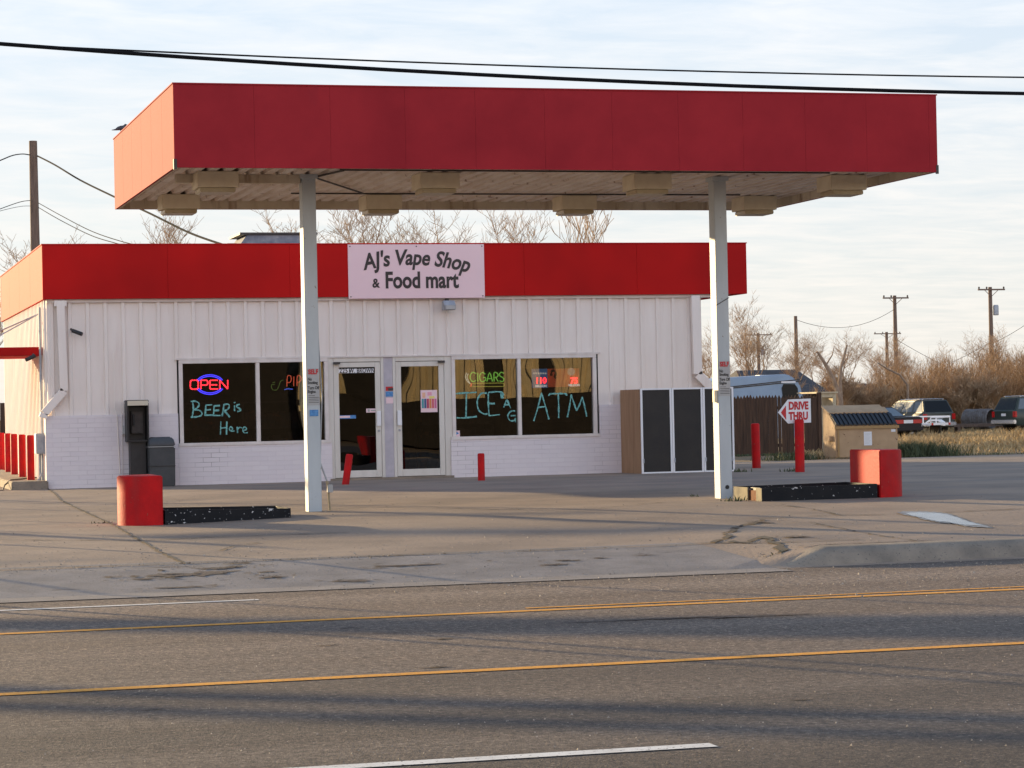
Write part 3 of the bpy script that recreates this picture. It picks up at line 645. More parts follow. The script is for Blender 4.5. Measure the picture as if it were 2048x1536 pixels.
# roof unit
ru = empty('rooftop_cooler', (9.2, 50.5, 4.3), 'weathered grey rooftop cooler box above the red band left of the name board', 'cooler')
MB().prism([(8.42, 4.32), (9.95, 4.32), (9.95, 5.13), (8.55, 5.13), (8.38, 4.9)], 50, 51.3, 'y').build('cabinet', mat('cooler_paint', (.12, .14, .19), (.24, .26, .30), scale=5, rough=.7, c3=(.42, .42, .42), c3scale=6, c3lo=.60, c3hi=.75), ru, bevel=.01)
MB().box(8.40, 10.0, 49.96, 51.34, 5.135, 5.18).build('lid', m_dark, ru)
MB().box(8.18, 8.36, 50.2, 50.9, 4.32, 4.98).build('duct', m_cream, ru)

# neon and painted words in the windows
C3 = (340, 680, 6.0235); C5 = (880, 690, 6.0235)
NY = GY + .06
on = empty('open_sign', tuple(at(420, 770, NY)), 'lit red and blue oval open sign hanging in the left window', 'sign')
L_ = {'O': [[(245, 500), (262, 485), (325, 485), (340, 500), (340, 575), (322, 592), (262, 592), (245, 575), (245, 500)]],
      'P': [[(372, 592), (372, 485), (440, 485), (455, 500), (455, 530), (440, 543), (372, 543)]],
      'E': [[(578, 485), (482, 485), (482, 590), (580, 590)], [(482, 540), (570, 540)]],
      'N': [[(600, 592), (600, 485), (695, 590), (695, 480)]]}
q = MB()
for k, pp in L_.items():
    for p in pp:
        for j in range(len(p)-1):
            a_, b_ = at(C3[0]+p[j][0]/C3[2], C3[1]+p[j][1]/C3[2], NY), at(C3[0]+p[j+1][0]/C3[2], C3[1]+p[j+1][1]/C3[2], NY)
            n_ = max(2, int((b_-a_).length/.025))
            for t in range(n_):
                c_ = a_.lerp(b_, (t+.5)/n_); q.lathe([(.011, -.007), (.0150, 0), (.011, .007)], 6, tuple(c_), 'y')
q.build('letters', e_red, on)
q = MB()
for (ra, rb) in ((170, 118), (150, 100)):
    for (t0, t1) in ((205, 335), (25, 155)):
        strokes(q, [[(480 + ra*math.cos(rad(t)), 537 + rb*math.sin(rad(t))) for t in range(t0, t1+1, 8)]], *C3, NY+.01, .010, False, True)
q.build('oval_tube', e_blue, on)
pn = empty('pipe_sign', tuple(at(595, 770, NY)), 'dim orange and green neon word behind the second left pane, partly hidden by the column', 'sign')
q = MB(); strokes(q, [[(1408, 560), (1415, 440), (1450, 432), (1462, 470), (1445, 510), (1415, 512)], [(1490, 555), (1492, 440)], [(1530, 555), (1533, 440), (1565, 432), (1580, 470), (1560, 505), (1535, 508)], [(1620, 440), (1612, 555), (1660, 550)]], *C3, NY, .008, True, True); q.build('letters', e_org, pn)
q = MB(); strokes(q, [[(1378, 598), (1420, 588), (1478, 592)]], *C3, NY, .008, True, True); q.build('underline', e_dblue, pn)
q = MB(); strokes(q, [[(1365, 480), (1330, 500), (1310, 560), (1285, 600), (1240, 600), (1222, 570), (1225, 540), (1265, 535)], [(1235, 515), (1265, 508)]], *C3, NY, .006, True, True); q.build('pipe_outline', e_olive, pn)
cg = empty('cigar_sign', tuple(at(970, 765, NY)), 'green neon cigars sign hanging in the third window pane', 'sign')
q = MB(); p = at(880 + 568/6.0235, 690 + 388/6.0235, NY)
strokes(q, [[(432, 345), (400, 328), (375, 345), (362, 385), (375, 425), (400, 440), (432, 428)], [(455, 335), (455, 440)], [(545, 352), (515, 330), (485, 352), (478, 390), (490, 430), (520, 440), (548, 422), (548, 392), (520, 392)],
            [(565, 440), (598, 332), (632, 440)], [(575, 405), (622, 405)], [(652, 440), (652, 335), (690, 340), (700, 362), (688, 385), (655, 390)], [(670, 390), (702, 440)], [(768, 340), (740, 328), (718, 345), (722, 372), (755, 392), (770, 415), (755, 440), (718, 432)]], *C5, NY, .0095, True, True)
q.build('letters', e_grn, cg)
q = MB(); strokes(q, [[(390, 462), (740, 458), (768, 465), (775, 480), (765, 498), (740, 500), (390, 500)]], *C5, NY, .007, False, True); q.build('cigar_outline', e_yel, cg)
q = MB(); strokes(q, [[(322, 335), (305, 380), (325, 430), (358, 465)], [(340, 345), (325, 390), (342, 430), (365, 470)]], *C5, NY, .007, True, True); q.build('smoke_tube', e_wht, cg)
q = MB(); strokes(q, [[(375, 462), (368, 500)], [(383, 462), (376, 500)]], *C5, NY, .008, False, True); q.build('ember_tube', e_org, cg)
q = MB(); strokes(q, [[(300, 420), (790, 420)]], *C5, NY+.02, .17, False); q.build('backing_board', mat('sign_backing', (.09, .07, .04), (.05, .05, .03), scale=5, rough=.5), cg)
def board(x0, y0, x1, y1, m, label, digits, lw, dx):
    a_, b_ = at(880+x0/6.0235, 690+y1/6.0235, NY), at(880+x1/6.0235, 690+y0/6.0235, NY)
    e = empty('lottery_sign', tuple(a_), label, 'sign', 'lottery jackpot signs in the right window')
    MB().box(a_.x, b_.x, NY, NY+.03, a_.z, b_.z).build('panel', m, e)
    p = at(880+dx/6.0235, 690+432/6.0235, NY); put(t := text_mb(digits, .155, .006, .05, .95), p.x, NY-.012, p.z); t.build('digits', e_led, e)
    p = at(880+(dx+2)/6.0235, 690+(495 if lw else 485)/6.0235, NY); put(t := text_mb("MILLION", .058, .003, 0, 1.0), p.x, NY-.012, p.z); t.build('lettering', emit('sign_white_glow', (.9, .9, .95), .9), e)
    return e
m_bb = mat('lottery_blue', (.06, .16, .36), (.04, .10, .25), scale=6, rough=.4, emit=(.10, .26, .55), estr=.35)
m_ro = mat('lottery_orange', (.45, .12, .05), (.36, .09, .05), scale=4, rough=.4, emit=(.75, .16, .07), estr=.28)
b1 = board(1112, 285, 1293, 518, m_bb, 'blue lottery board with red digits 110 in the right window', '110', 1, 1212)
q = MB()
for k in range(6):
    p = at(880+(1130+k*28)/6.0235, 690+342/6.0235, NY); q.lathe([(.017, 0), (.017, .006)], 14, (p.x, NY-.014, p.z), 'y')
q.build('ball_row', emit('ball_white', (.85, .85, .8), .7), b1)
b2 = board(1298, 280, 1676, 508, m_ro, 'orange lottery board with red digits 75 in the right window', '75', 0, 1612)
q = MB(); p = at(880+1578/6.0235, 690+322/6.0235, NY); q.lathe([(.075, 0), (.075, .008)], 20, (p.x, NY-.014, p.z), 'y'); q.build('ball', emit('ball_cream', (.8, .55, .45), .5), b2)
q = MB(); strokes(q, [[(1340, 370), (1345, 320), (1375, 310), (1400, 345), (1380, 380), (1400, 400)]], *C5, NY-.006, .022); q.build('emblem', m_dark, b2)
PY = GY - .006
def painted(name_label, paths, C, w=.0135):
    e = tag(empty('window_lettering', tuple(at(C[0]+paths[0][0][0]/C[2], C[1]+paths[0][0][1]/C[2], PY))), name_label, 'lettering', 'teal words painted on the glass')
    q = MB()
    for i, p in enumerate(paths): strokes(q, [p], *C, PY - .0004*(i % 5), w)
    q.build('brush_strokes', m_chalk, e)
painted('teal hand painted words beer is here on the left pane', [
    [(270, 742), (280, 800), (278, 860), (268, 925)], [(250, 742), (300, 736), (342, 755), (350, 785), (325, 820), (288, 845)], [(288, 842), (350, 845), (385, 878), (372, 910), (320, 925), (250, 930)],
    [(432, 785), (424, 905)], [(430, 785), (508, 780)], [(425, 846), (492, 838)], [(415, 905), (515, 905)],
    [(532, 793), (524, 908)], [(530, 793), (602, 790)], [(525, 850), (592, 846)], [(520, 908), (608, 910)],
    [(650, 780), (640, 850), (628, 920)], [(642, 780), (700, 772), (714, 800), (690, 838), (642, 856)], [(655, 856), (690, 890), (720, 930)],
    [(776, 748), (781, 760)], [(777, 788), (777, 858)], [(842, 776), (812, 783), (803, 805), (838, 826), (848, 850), (812, 862)]], C3)
painted('thinner teal painted word here low on the left pane', [
    [(612, 980), (608, 1140)], [(685, 980), (680, 1140)], [(610, 1062), (685, 1055)],
    [(722, 1095), (752, 1080), (750, 1058), (728, 1046), (714, 1072), (732, 1098), (778, 1095)], [(808, 1045), (815, 1120)], [(816, 1075), (838, 1050), (870, 1062)],
    [(882, 1090), (920, 1078), (915, 1055), (890, 1050), (876, 1085), (895, 1118), (938, 1115)]], C3, .010)
painted('teal painted words for bagged ice on the third pane', [
    [(318, 575), (316, 720), (312, 870)], [(188, 590), (230, 582), (440, 570)], [(200, 876), (290, 878), (445, 862)],
    [(562, 580), (500, 582), (458, 640), (448, 710), (470, 790), (530, 830), (575, 828)], [(582, 572), (582, 700), (592, 856)], [(582, 572), (690, 562), (750, 575), (765, 605)], [(590, 706), (662, 704)], [(590, 852), (722, 838)],
    [(735, 565), (740, 640)], [(742, 590), (765, 600), (745, 618), (768, 628), (742, 642)], [(768, 752), (788, 700), (805, 662), (830, 710), (850, 760)], [(780, 722), (835, 718)],
    [(905, 795), (860, 795), (822, 835), (822, 880), (850, 912), (895, 908), (908, 880), (908, 930)], [(852, 852), (910, 850)]], C5)
painted('big teal painted letters for a cash machine on the rightmost pane', [
    [(1130, 915), (1180, 750), (1222, 575)], [(1222, 575), (1265, 720), (1312, 895)], [(1185, 750), (1272, 742)], [(1310, 612), (1325, 590), (1420, 585), (1515, 588), (1525, 610)], [(1424, 590), (1430, 740), (1430, 880)],
    [(1535, 870), (1560, 740), (1580, 598)], [(1580, 598), (1610, 690), (1645, 792)], [(1645, 792), (1680, 720), (1715, 625)], [(1715, 625), (1740, 730), (1768, 862)]], C5)
# door decals
C4 = (580, 680, 4.3265)
def decal(x0, y0, x1, y1, m, Y, parent, name='sticker'):
    a_, b_ = at(C4[0]+x0/C4[2], C4[1]+y1/C4[2], Y), at(C4[0]+x1/C4[2], C4[1]+y0/C4[2], Y)
    return MB().box(a_.x, b_.x, Y-.003, Y, a_.z, b_.z).build(name, m, parent), a_, b_
DY = YW - .0
hn = empty('house_number', tuple(at(711, 742, DY)), 'white street number strip with black characters at the top of the left door', 'sign')
o_, a_, b_ = decal(416, 248, 510, 288, m_white, DY-.001, hn, 'strip'); put(t := text_mb('225', .118, .0015, 0, .85, spacing=1.1), (a_.x+b_.x)/2, DY-.008, (a_.z+b_.z)/2); t.build('characters', m_ink, hn)
o_, a_, b_ = decal(516, 246, 726, 286, m_white, DY-.001, hn, 'strip'); put(t := text_mb('W. BROWN', .118, .0015, 0, .72, spacing=1.1), (a_.x+b_.x)/2, DY-.008, (a_.z+b_.z)/2); t.build('characters', m_ink, hn)
decal(740, 494, 768, 530, m_signw, DY, dr1); decal(744, 498, 764, 508, m_signred, DY-.004, dr1)
decal(660, 592, 766, 628, m_signw, DY, dr1); decal(672, 598, 690, 622, m_plate, DY-.004, dr1); decal(700, 602, 758, 616, m_plate, DY-.004, dr1)
decal(420, 650, 570, 682, m_blue, DY, dr1); decal(430, 655, 520, 675, m_signw, DY-.004, dr1)
decal(828, 402, 907, 440, m_signred, YW-.021, shop, 'notice'); decal(850, 415, 907, 438, m_dark, YW-.025, shop, 'notice'); decal(828, 445, 898, 490, m_blue, YW-.021, shop, 'notice'); decal(832, 498, 895, 550, m_signw, YW-.021, shop, 'notice')
pt = empty('door_poster', tuple(at(858, 803, DY)), 'small colourful poster of striped packets on the right door glass', 'poster')
decal(1133, 432, 1272, 626, m_signw, DY, pt, 'sheet')
for k, c_ in enumerate([(.05, .30, .33), (.05, .12, .25), (.45, .04, .10), (.70, .25, .08), (.65, .12, .16), (.60, .15, .30)]):
    decal(1141+k*22, 508, 1157+k*22, 590, mat('packet', c_, rough=.5), DY-.004, pt, 'packet')
decal(1145, 455, 1170, 500, mat('poster_peach', (.8, .45, .3), rough=.5), DY-.004, pt, 'blob'); decal(1190, 450, 1225, 480, mat('poster_pink', (.8, .35, .45), rough=.5), DY-.004, pt, 'blob'); decal(1205, 485, 1250, 505, mat('poster_yellow', (.8, .7, .2), rough=.5), DY-.004, pt, 'blob')
st = empty('corner_sticker', tuple(at(914, 868, DY)), 'small blue and white sticker in the bottom corner of the third pane', 'sticker')
a_, b_ = at(880+185/6.0235, 690+1105/6.0235, PY), at(880+238/6.0235, 690+1030/6.0235, PY); MB().box(a_.x, b_.x, PY-.002, PY, a_.z, b_.z).build('sheet', m_signw, st)
MB().prism([(a_.x+.02, a_.z+.04), (b_.x-.015, a_.z+.06), (a_.x+.02, a_.z+.10)], PY-.004, PY-.002).build('symbol', m_blue, st)

# ------------------------------------------------------------------ things along the front wall
# payphone
ph = empty('payphone', (5.7, 44.9, .23), 'black payphone booth with a cream header standing against the left of the wall', 'payphone')
xa_, xb_ = at(253, 800, 44.85).x, at(297, 800, 44.85).x; zt_, zb_ = at(275, 800, 44.85).z, at(275, 884, 44.85).z
MB().box(xa_+.06, xb_-.05, 44.92, YW-.08, .2, zb_-.002).build('pedestal', m_blk, ph, bevel=.006)
h_ = MB(); h_.box(xa_, xa_+.03, 44.83, YW-.075, zb_, zt_-.05); h_.box(xb_-.03, xb_, 44.83, YW-.075, zb_, zt_-.05); h_.box(xa_, xb_, 44.83, YW-.075, zt_-.048, zt_); h_.box(xa_+.032, xb_-.032, YW-.12, YW-.08, zb_, zt_-.05); h_.box(xa_+.032, xb_-.032, 44.84, YW-.12, zb_, zb_+.03)
h_.build('hood', m_blk, ph, bevel=.008)
MB().box(xa_+.012, xb_-.012, 44.815, 44.828, zt_-.098, zt_-.012).build('header', m_cream, ph)
MB().box(xa_+.10, xb_-.08, YW-.24, YW-.122, zb_+.15, zb_+.55).build('phone_box', m_dark, ph, bevel=.01)
MB().tube([(xa_+.14, YW-.26, zb_+.5), (xa_+.14, YW-.27, zb_+.3)], .02, 8).build('handset', m_blk, ph)
MB().box(xa_-.05, xa_-.004, YW-.16, YW-.08, zb_+.14, zb_+.30).build('side_box', m_plate, ph)
# trash bin
x0_, x1_ = at(297, 900, 44.75).x, at(350, 900, 44.75).x; z1_ = at(320, 874, 44.75).z
tb = empty('trash_bin', ((x0_+x1_)/2, 44.9, .21), 'dark grey tall trash bin with a domed lid beside the payphone', 'trash bin')
w = (x1_-x0_)/2; cx_ = (x0_+x1_)/2
def rbox(levels, y0, y1):          # levels: (halfwidth, inset depth, z)
    mb = MB(); n = len(levels)
    for (hw, ins, z) in levels:
        for (sx, yy) in ((-1, y0+ins), (1, y0+ins), (1, y1-ins), (-1, y1-ins)): mb.v.append((cx_+sx*hw, yy, z))
    for i in range(n-1):
        for k in range(4): k2 = (k+1) % 4; mb.f.append((4*i+k, 4*i+k2, 4*i+4+k2, 4*i+4+k))
    mb.f.append((0, 1, 2, 3)); mb.f.append(tuple(range(4*n-4, 4*n))[::-1]); return mb
rbox([(w*.98, .02, .21), (w, .0, .9), (w, 0, .93)], 44.72, 45.16).build('body', m_bin, tb, bevel=.02, smooth=True)
rbox([(w*1.0, -.005, .935), (w*1.0, -.005, z1_-.12), (w*.93, .03, z1_-.05), (w*.75, .08, z1_)], 44.72, 45.16).build('lid', m_bin, tb, bevel=.02, smooth=True)
MB().box(cx_-w-.006, cx_+w+.006, 44.712, 45.168, .93, .942).build('strap', m_plate, tb)
MB().box(cx_-w-.003, cx_+w+.003, 44.716, 45.163, .585, .593).build('seam', m_blk, tb)
# black panelled storage box
IX0, IX1 = 14.87, at(1470, 860, 44).x
ib = empty('panelled_storage_box', ((IX0+IX1)/2, 44.6, .2), 'plywood storage box with three black white framed panels at the right of the wall', 'storage box')
MB().box(IX0, IX1, 44.04, YW-.08, .19, 1.80).build('plywood_body', m_ply, ib, bevel=.004)
pw = (IX1-IX0-.02)/3
for k in range(3):
    a0 = IX0+.01+pw*k; a1 = a0+pw-.008
    f_ = MB(); f_.box(a0, a0+.035, 44.0, 44.037, .215, 1.815); f_.box(a1-.035, a1, 44.0, 44.037, .215, 1.815); f_.box(a0+.036, a1-.036, 44.0, 44.037, 1.785, 1.815); f_.box(a0+.036, a1-.036, 44.0, 44.037, .215, .25)
    fo_ = f_.build('panel_frame', m_white, ib); MB().box(a0+.034, a1-.034, 44.018, 44.034, .24, 1.79).build('screen', m_mesh, fo_)

for k in range(4):
    MB().box(IX0+.035+pw*min(k, 2)+(pw-.09 if k == 3 else 0), IX0+.055+pw*min(k, 2)+(pw-.09 if k == 3 else 0), 43.985, 43.999, .42, .50).build('hinge', m_galv, ib)
def cyl_bollard(name, base, r, h, lean, label, group, cap=True):
    e = empty(name, tuple(base), label, 'bollard', group)
    prof = [(r, -.05), (r, h-.03), (r*.92, h-.01), (r*.7, h)]
    o = MB().lathe(prof, 24).build('post', m_red3, None, smooth=True); o.parent = e
    e.rotation_euler = lean
    return e
cyl_bollard('bollard', ground(691, 969), .062, .53, (0, rad(9), 0), 'short red bollard leaning to the right before the left glass door', 'short red bollards before the shop front')
cyl_bollard('bollard', ground(963, 961), .062, .48, (0, 0, 0), 'short upright red bollard before the right hand windows', 'short red bollards before the shop front')
gb = ground(1513, 936); cyl_bollard('bollard', gb, .085, .88, (0, rad(-.6), 0), 'tall red bollard standing between the black panelled box and the drive thru arrow', 'tall red bollards by the fence')
g2 = ground(1600, 944); cyl_bollard('bollard', g2, .085, .95, (0, rad(.3), 0), 'tall red bollard carrying the drive thru arrow sign', 'tall red bollards by the fence')
# drive-thru arrow
ds = empty('drive_thru_sign', (g2.x, g2.y, g2.z+.9), 'white arrow sign pointing left with red drive thru lettering on a red bollard', 'sign')
SY = g2.y + .10
def sp(px, py): q_ = at(px, py, SY); return (q_.x, q_.z)
MB().prism([sp(1556, 825), sp(1576, 799), sp(1621, 797), sp(1622, 845), sp(1576, 847)], SY-.006, SY+.006).build('panel', m_white, ds)
MB().prism([sp(1561.5, 825), sp(1571.5, 811), sp(1572, 840)], SY-.010, SY-.0065).build('arrow', m_signred, ds)
for (s, cy_) in (('DRIVE', 812), ('THRU', 832.5)):
    q_ = at(1596.5, cy_, SY); put(t := text_mb(s, .190, .0085, 0, .74), q_.x, SY-.010, q_.z); t.build('lettering', m_signred, ds)
# left island with bollards
isl = MB(); isl.box(3.38, 4.03, 45.05, 57.5, .15, .37); tag(isl.build('drive_lane_island', m_kerb, bevel=.015), kind='structure')
lab = ['nearest', 'second nearest', 'middle', 'second farthest', 'farthest']
for k, (px, py) in enumerate([(62, 959), (45, 953), (29, 948), (17, 943), (4, 940)]):
    y_ = (46.05, 48.6, 51.0, 53.5, 56.2)[k]; q_ = at(px, py, y_)
    cyl_bollard('bollard', (q_.x, y_, .37), .07, .82, (0, 0, 0), lab[k]+' of five sunlit red bollards lining the island beside the side wall', 'red bollards on the side island')
hs = empty('garden_hose', (3.5, 45.8, .38), 'thin dark hose curling over the island edge beside the red bollards', 'hose')
MB().tube([(3.95, 46.6, .40), (3.65, 46.4, .385), (3.45, 46.0, .385), (3.30, 45.6, .30), (3.22, 45.0, .22), (2.9, 44.6, .22)], .014, 6).build('tube', m_dark, hs)

# ------------------------------------------------------------------ canopy
CX, CY, CL, CD, CB, CT = 4.10, 28.87, 9.71, 5.93, 4.385, 5.36
can = empty('fuel_canopy', (CX+CL/2, CY+CD/2, .25), 'big flat canopy with a dull red fascia standing on two pale columns before the shop', 'canopy')
fs = MB(); edges = [0, .95, 1.86, 2.77, 3.64, 4.51, 5.37, 6.23, 7.08, 7.91, 8.74, 9.60, 9.71]
for i in range(len(edges)-1): fs.box(CX+edges[i]+(.001 if i else 0), CX+edges[i+1]-.001, CY, CY+.03, CB, CT - .0004*(i % 2))
fs.box(CX, CX+CL, CY+CD-.03, CY+CD, CB, CT)
for i in range(6):
    a0, a1 = CY+.032+(CD-.064)*i/6, CY+.032+(CD-.064)*(i+1)/6
    for x in (CX, CX+CL-.03): fs.box(x, x+.03, a0+.003, a1-.003, CB, CT)
fs.build('fascia', m_red2, can)
cpn = MB(); cpn.box(CX-.01, CX+CL+.01, CY-.012, CY+.05, CT+.001, CT+.016); cpn.box(CX-.01, CX+CL+.01, CY+CD-.05, CY+CD+.01, CT+.001, CT+.016)
for x in (CX-.01, CX+CL-.05): cpn.box(x, x+.06, CY+.052, CY+CD-.052, CT+.001, CT+.016)
cpn.build('coping', m_red2, can)
bkf = MB(); bkf.box(CX+.034, CX+CL-.034, CY+.034, CY+.06, CB+.004, CT-.05); bkf.box(CX+.034, CX+CL-.034, CY+CD-.06, CY+CD-.034, CB+.004, CT-.05)
for x in (CX+.034, CX+CL-.06): bkf.box(x, x+.026, CY+.062, CY+CD-.062, CB+.004, CT-.05)
m_inner = mat('inner_fascia', (.68, .60, .48), (.54, .45, .33), scale=2, rough=.75, c3=(.20, .09, .04), c3scale=3, c3lo=.55, c3hi=.75, c3stretch=(2, 2, .3))
bkf.build('inner_frame', m_inner, can)
MB().box(CX+.064, CX+CL-.064, CY+.064, CY+CD-.064, CB+.30, CB+.36).build('roof_deck', m_galv, can)
dk = MB(); per, hh = .19, .045; prof = []
x = CX+.064
while x < CX+CL-.064:
    for (d, e) in ((0, 0), (.10, 0), (.115, hh), (.175, hh)): prof.append((min(x+d, CX+CL-.064), CB+.115+e))
    x += per
prof.append((CX+CL-.064, CB+.115)); b = len(dk.v)
for (x, z) in prof:
    for y in (CY+.064, CY+CD-.064): dk.v.append((x, y, z))
for i in range(len(prof)-1): dk.f.append((b+2*i, b+2*i+1, b+2*i+3, b+2*i+2))
dk.build('soffit_deck', m_deck, can)
KX = (6.06, 11.57); KY = 30.87
MB().box(CX+.3, KX[0]-.1, KY-.06, KY+.10, CB+.005, CB+.112).build('beam', m_inner, can)
br = MB(); br.box(CX-.006, CX+.03, CY-.008, CY-.003, CB-.02, CB+.10); br.box(CX-.008, CX-.003, CY-.008, CY+.05, CB-.02, CB+.10); br.build('corner_bracket', m_dark, can); MB().box(CX+CL-.022, CX+CL+.012, CY-.004, CY+.02, CB-.02, CB+.09).build('corner_bracket', m_dark, can)
cdt = MB()
for (y, z) in ((30.0, CB+.095), (33.25, CB+.095)): cdt.tube([(6.3, y, z), (CX+CL-1.0, y, z)], .012, 6)
cdt.tube([(KX[0]+.1, KY, CB+.09), (6.35, 30.0, CB+.09)], .014, 6); cdt.tube([(KX[0]+.1, KY+.05, CB+.09), (7.3, 33.2, CB+.09)], .012, 6)
cdt.build('conduit', m_dark, can)
for k, x in enumerate(KX):
    c_ = MB().box(x-.085, x+.085, KY-.11, KY+.11, .1, CB+.11).build('column', m_col, can, bevel=.006)
    cap_ = MB().box(x-.11, x+.11, KY-.14, KY+.14, CB+.06, CB+.112).build('cap_plate', m_col, c_)
    # sign strip
    pz = at(*((622, 737) if k == 0 else (1439, 722)), KY-.115).z
    pl = MB().box(x-.073, x+.083, KY-.1165, KY-.1125, pz-.46, pz).build('notice', m_plate, c_)
    put(t := text_mb('SELF', .083, .0035, 0, .80), x+.004, KY-.119, pz-.045); t.build('lettering', m_signred, pl)
    for (s, dz, sz) in (('No', .135, .055), ('Smoking', .18, .052), ('Turn Off', .245, .055), ('Engine', .292, .052)):
        put(t := text_mb(s, sz, .0016, 0, .72, 'LEFT', .0005), x-.068, KY-.119, pz-dz); t.build('lettering', m_ink, pl)
    ln = MB()
    for j in range(5): ln.box(x-.062, x+(.02 if j == 0 else .07), KY-.1175, KY-.1168, pz-.345-j*.022, pz-.339-j*.022)
    ln.build('small_print', m_ink, pl)
    hl = MB(); hz_ = .40 if k else .32
    if k: hl.lathe([(.028, 0), (.028, .004)], 16, (x+.01, KY-.1165, hz_), 'y'); hl.build('bolt_hole', m_blk, c_)
    if k == 0:
        sk_ = MB().box(x-.05, x+.06, KY-.1165, KY-.1125, pz-.60, pz-.52).build('sticker', m_blue, c_)
        cj = MB(); cj.tube([(x+.10, KY+.03, 3.4), (x+.105, KY+.03, 2.45), (x+.13, KY+.03, 1.9), (x+.14, KY+.03, 1.7), (x+.10, KY+.03, .9)], .010, 6)
        cj.build('conduit', m_galv, c_)
    if k:
        MB().box(x-.13, x-.087, KY-.08, KY+.0, 1.52, 1.68).build('switch_box', m_beige, c_, bevel=.004)
        MB().tube([(x-.09, KY-.12, 2.80), (x, KY-.118, 2.85), (x+.09, KY-.12, 2.90)], .005, 6).build('tie_wire', m_dark, c_)
def cleat(x): pass
# canopy light boxes
lb = None
labs = ['first', 'second', 'third', 'fourth']
for (row, yy, pxs) in (('front', 30.4, (394, 850, 1278, 1665)), ('back', 33.6, (322, 733, 1125, 1490))):
    for k, px in enumerate(pxs):
        x = (4.60, 7.42, 10.26, 13.0)[k]
        lbl = f'beige box light under the canopy, {labs[k]} from the left in the {row} row'
        if lb is None:
            lb = empty('canopy_light', (x, yy, CB+.11), lbl, 'light', 'box lights under the canopy')
            MB().box(x, x+.51, yy, yy+.50, CB-.085, CB+.112).build('housing', m_beige, lb, bevel=.006)
            MB().box(x+.035, x+.475, yy+.035, yy+.465, CB-.145, CB-.087).build('lens', m_lens, lb, bevel=.01)
            cur = lb
        else:
            cur = copy_tree(lb); cur.location = (x, yy, CB+.11); cur['label'] = lbl
# bird
bd = empty('bird', tuple(at(238, 268, 34.2)), 'small dark pigeon perched on the left edge of the canopy roof', 'bird')
q_ = Vector((CX-.0, 34.0, CT+.02)); bd.location = q_
def bird_mb(o):
    mb = MB(); mb.tube([o+Vector(v) for v in ((-.19, 0, .035), (-.11, 0, .045), (-.05, 0, .07), (.02, 0, .085), (.07, 0, .10), (.095, 0, .13), (.115, 0, .155), (.14, 0, .158))], [.006, .018, .042, .052, .045, .028, .026, .010], 10)
    mb.tube([o+Vector((.14, 0, .157)), o+Vector((.165, 0, .15))], [.006, .002], 6); return mb
bd.scale = (.62, .62, .62)
bird_mb(q_).build('body', mat('pigeon_feather', (.05, .05, .06), (.10, .10, .12), scale=12, rough=.7), bd, smooth=True)
lg = MB()
for s in (-.015, .015): lg.tube([q_+Vector((.0, s, .04)), q_+Vector((.005, s, -.004))], .004, 5)
lg.build('leg', m_rust, bd)

# ------------------------------------------------------------------ island guards and steel frames
def guard(x, y, sgn, z0, z1, label):
    R_ = .48; e = empty('island_guard', (x, y, z0), label, 'bollard', 'wide red island guards')
    pts = [(x, y-R_)] + [(x + sgn*R_*math.sin(math.pi*i/20), y - R_*math.cos(math.pi*i/20)) for i in range(1, 20)] + [(x, y+R_)]
    mb = MB().prism(pts, z0-.05, z1, 'z'); mb.build('shell', m_red3, e, bevel=.012, smooth=True)
    inner = [(x-sgn*.0 + (p[0]-x)*.94, y + (p[1]-y)*.94) for p in pts]
    return e
guard(3.97, 29.93, -1, .20, .785, 'wide red rounded guard at the left end of the left fuel island')
guard(13.20, 29.98, 1, .24, .86, 'wide red rounded guard with a flat lit end at the right fuel island')
def frame_island(x0, x1, y0, y1, zt0, zt1, label, open_end):
    e = empty('steel_island_frame', ((x0+x1)/2, (y0+y1)/2, .25), label, 'island frame', 'black steel fuel island frames')
    def wallp(xa, xb, ya, yb):
        b_ = MB(); f2 = lambda x: zt0 + (zt1-zt0)*(x-x0)/(x1-x0)
        b_.v = [(xa, ya, .12), (xb, ya, .12), (xb, yb, .12), (xa, yb, .12), (xa, ya, f2(xa)), (xb, ya, f2(xb)), (xb, yb, f2(xb)), (xa, yb, f2(xa))]
        b_.f = [(0, 1, 5, 4), (1, 2, 6, 5), (2, 3, 7, 6), (3, 0, 4, 7), (4, 5, 6, 7)]; return b_
    a_ = wallp(x0, x1, y0, y0+.022); a_.build('rail', m_black, e); wallp(x0+.0, x1, y1-.022, y1).build('rail', m_black, e)
    wallp(x1-.02, x1, y0+.024, y1-.024).build('end_plate', m_black, e); 
    if open_end:
        m_ep = mat('end_plate_paint', (.20, .17, .11), (.07, .06, .045), scale=4, rough=.8)
        wallp(x0, x0+.02, y0+.024, y0+.20).build('end_plate', m_ep, e); wallp(x0, x0+.02, y0+.50, y1-.024).build('end_plate', m_ep, e); wallp(x0+.05, x0+.07, y0+.19, y0+.51).build('end_plate', m_blk, e)
    else: wallp(x0, x0+.02, y0+.024, y1-.024).build('end_plate', m_black, e)
    MB().box(x0+.03, x1-.03, y0+.03, y1-.03, .12, min(zt0, zt1)-.035).build('fill', m_rust, e)
frame_island(3.99, 5.50, 29.45, 30.41, .375, .352, 'low black steel island frame with peeling paint beside the left column', False)
frame_island(11.57, 13.16, 29.50, 30.50, .415, .43, 'low black steel island frame with peeling paint beside the right column', True)
MB_ = MB()
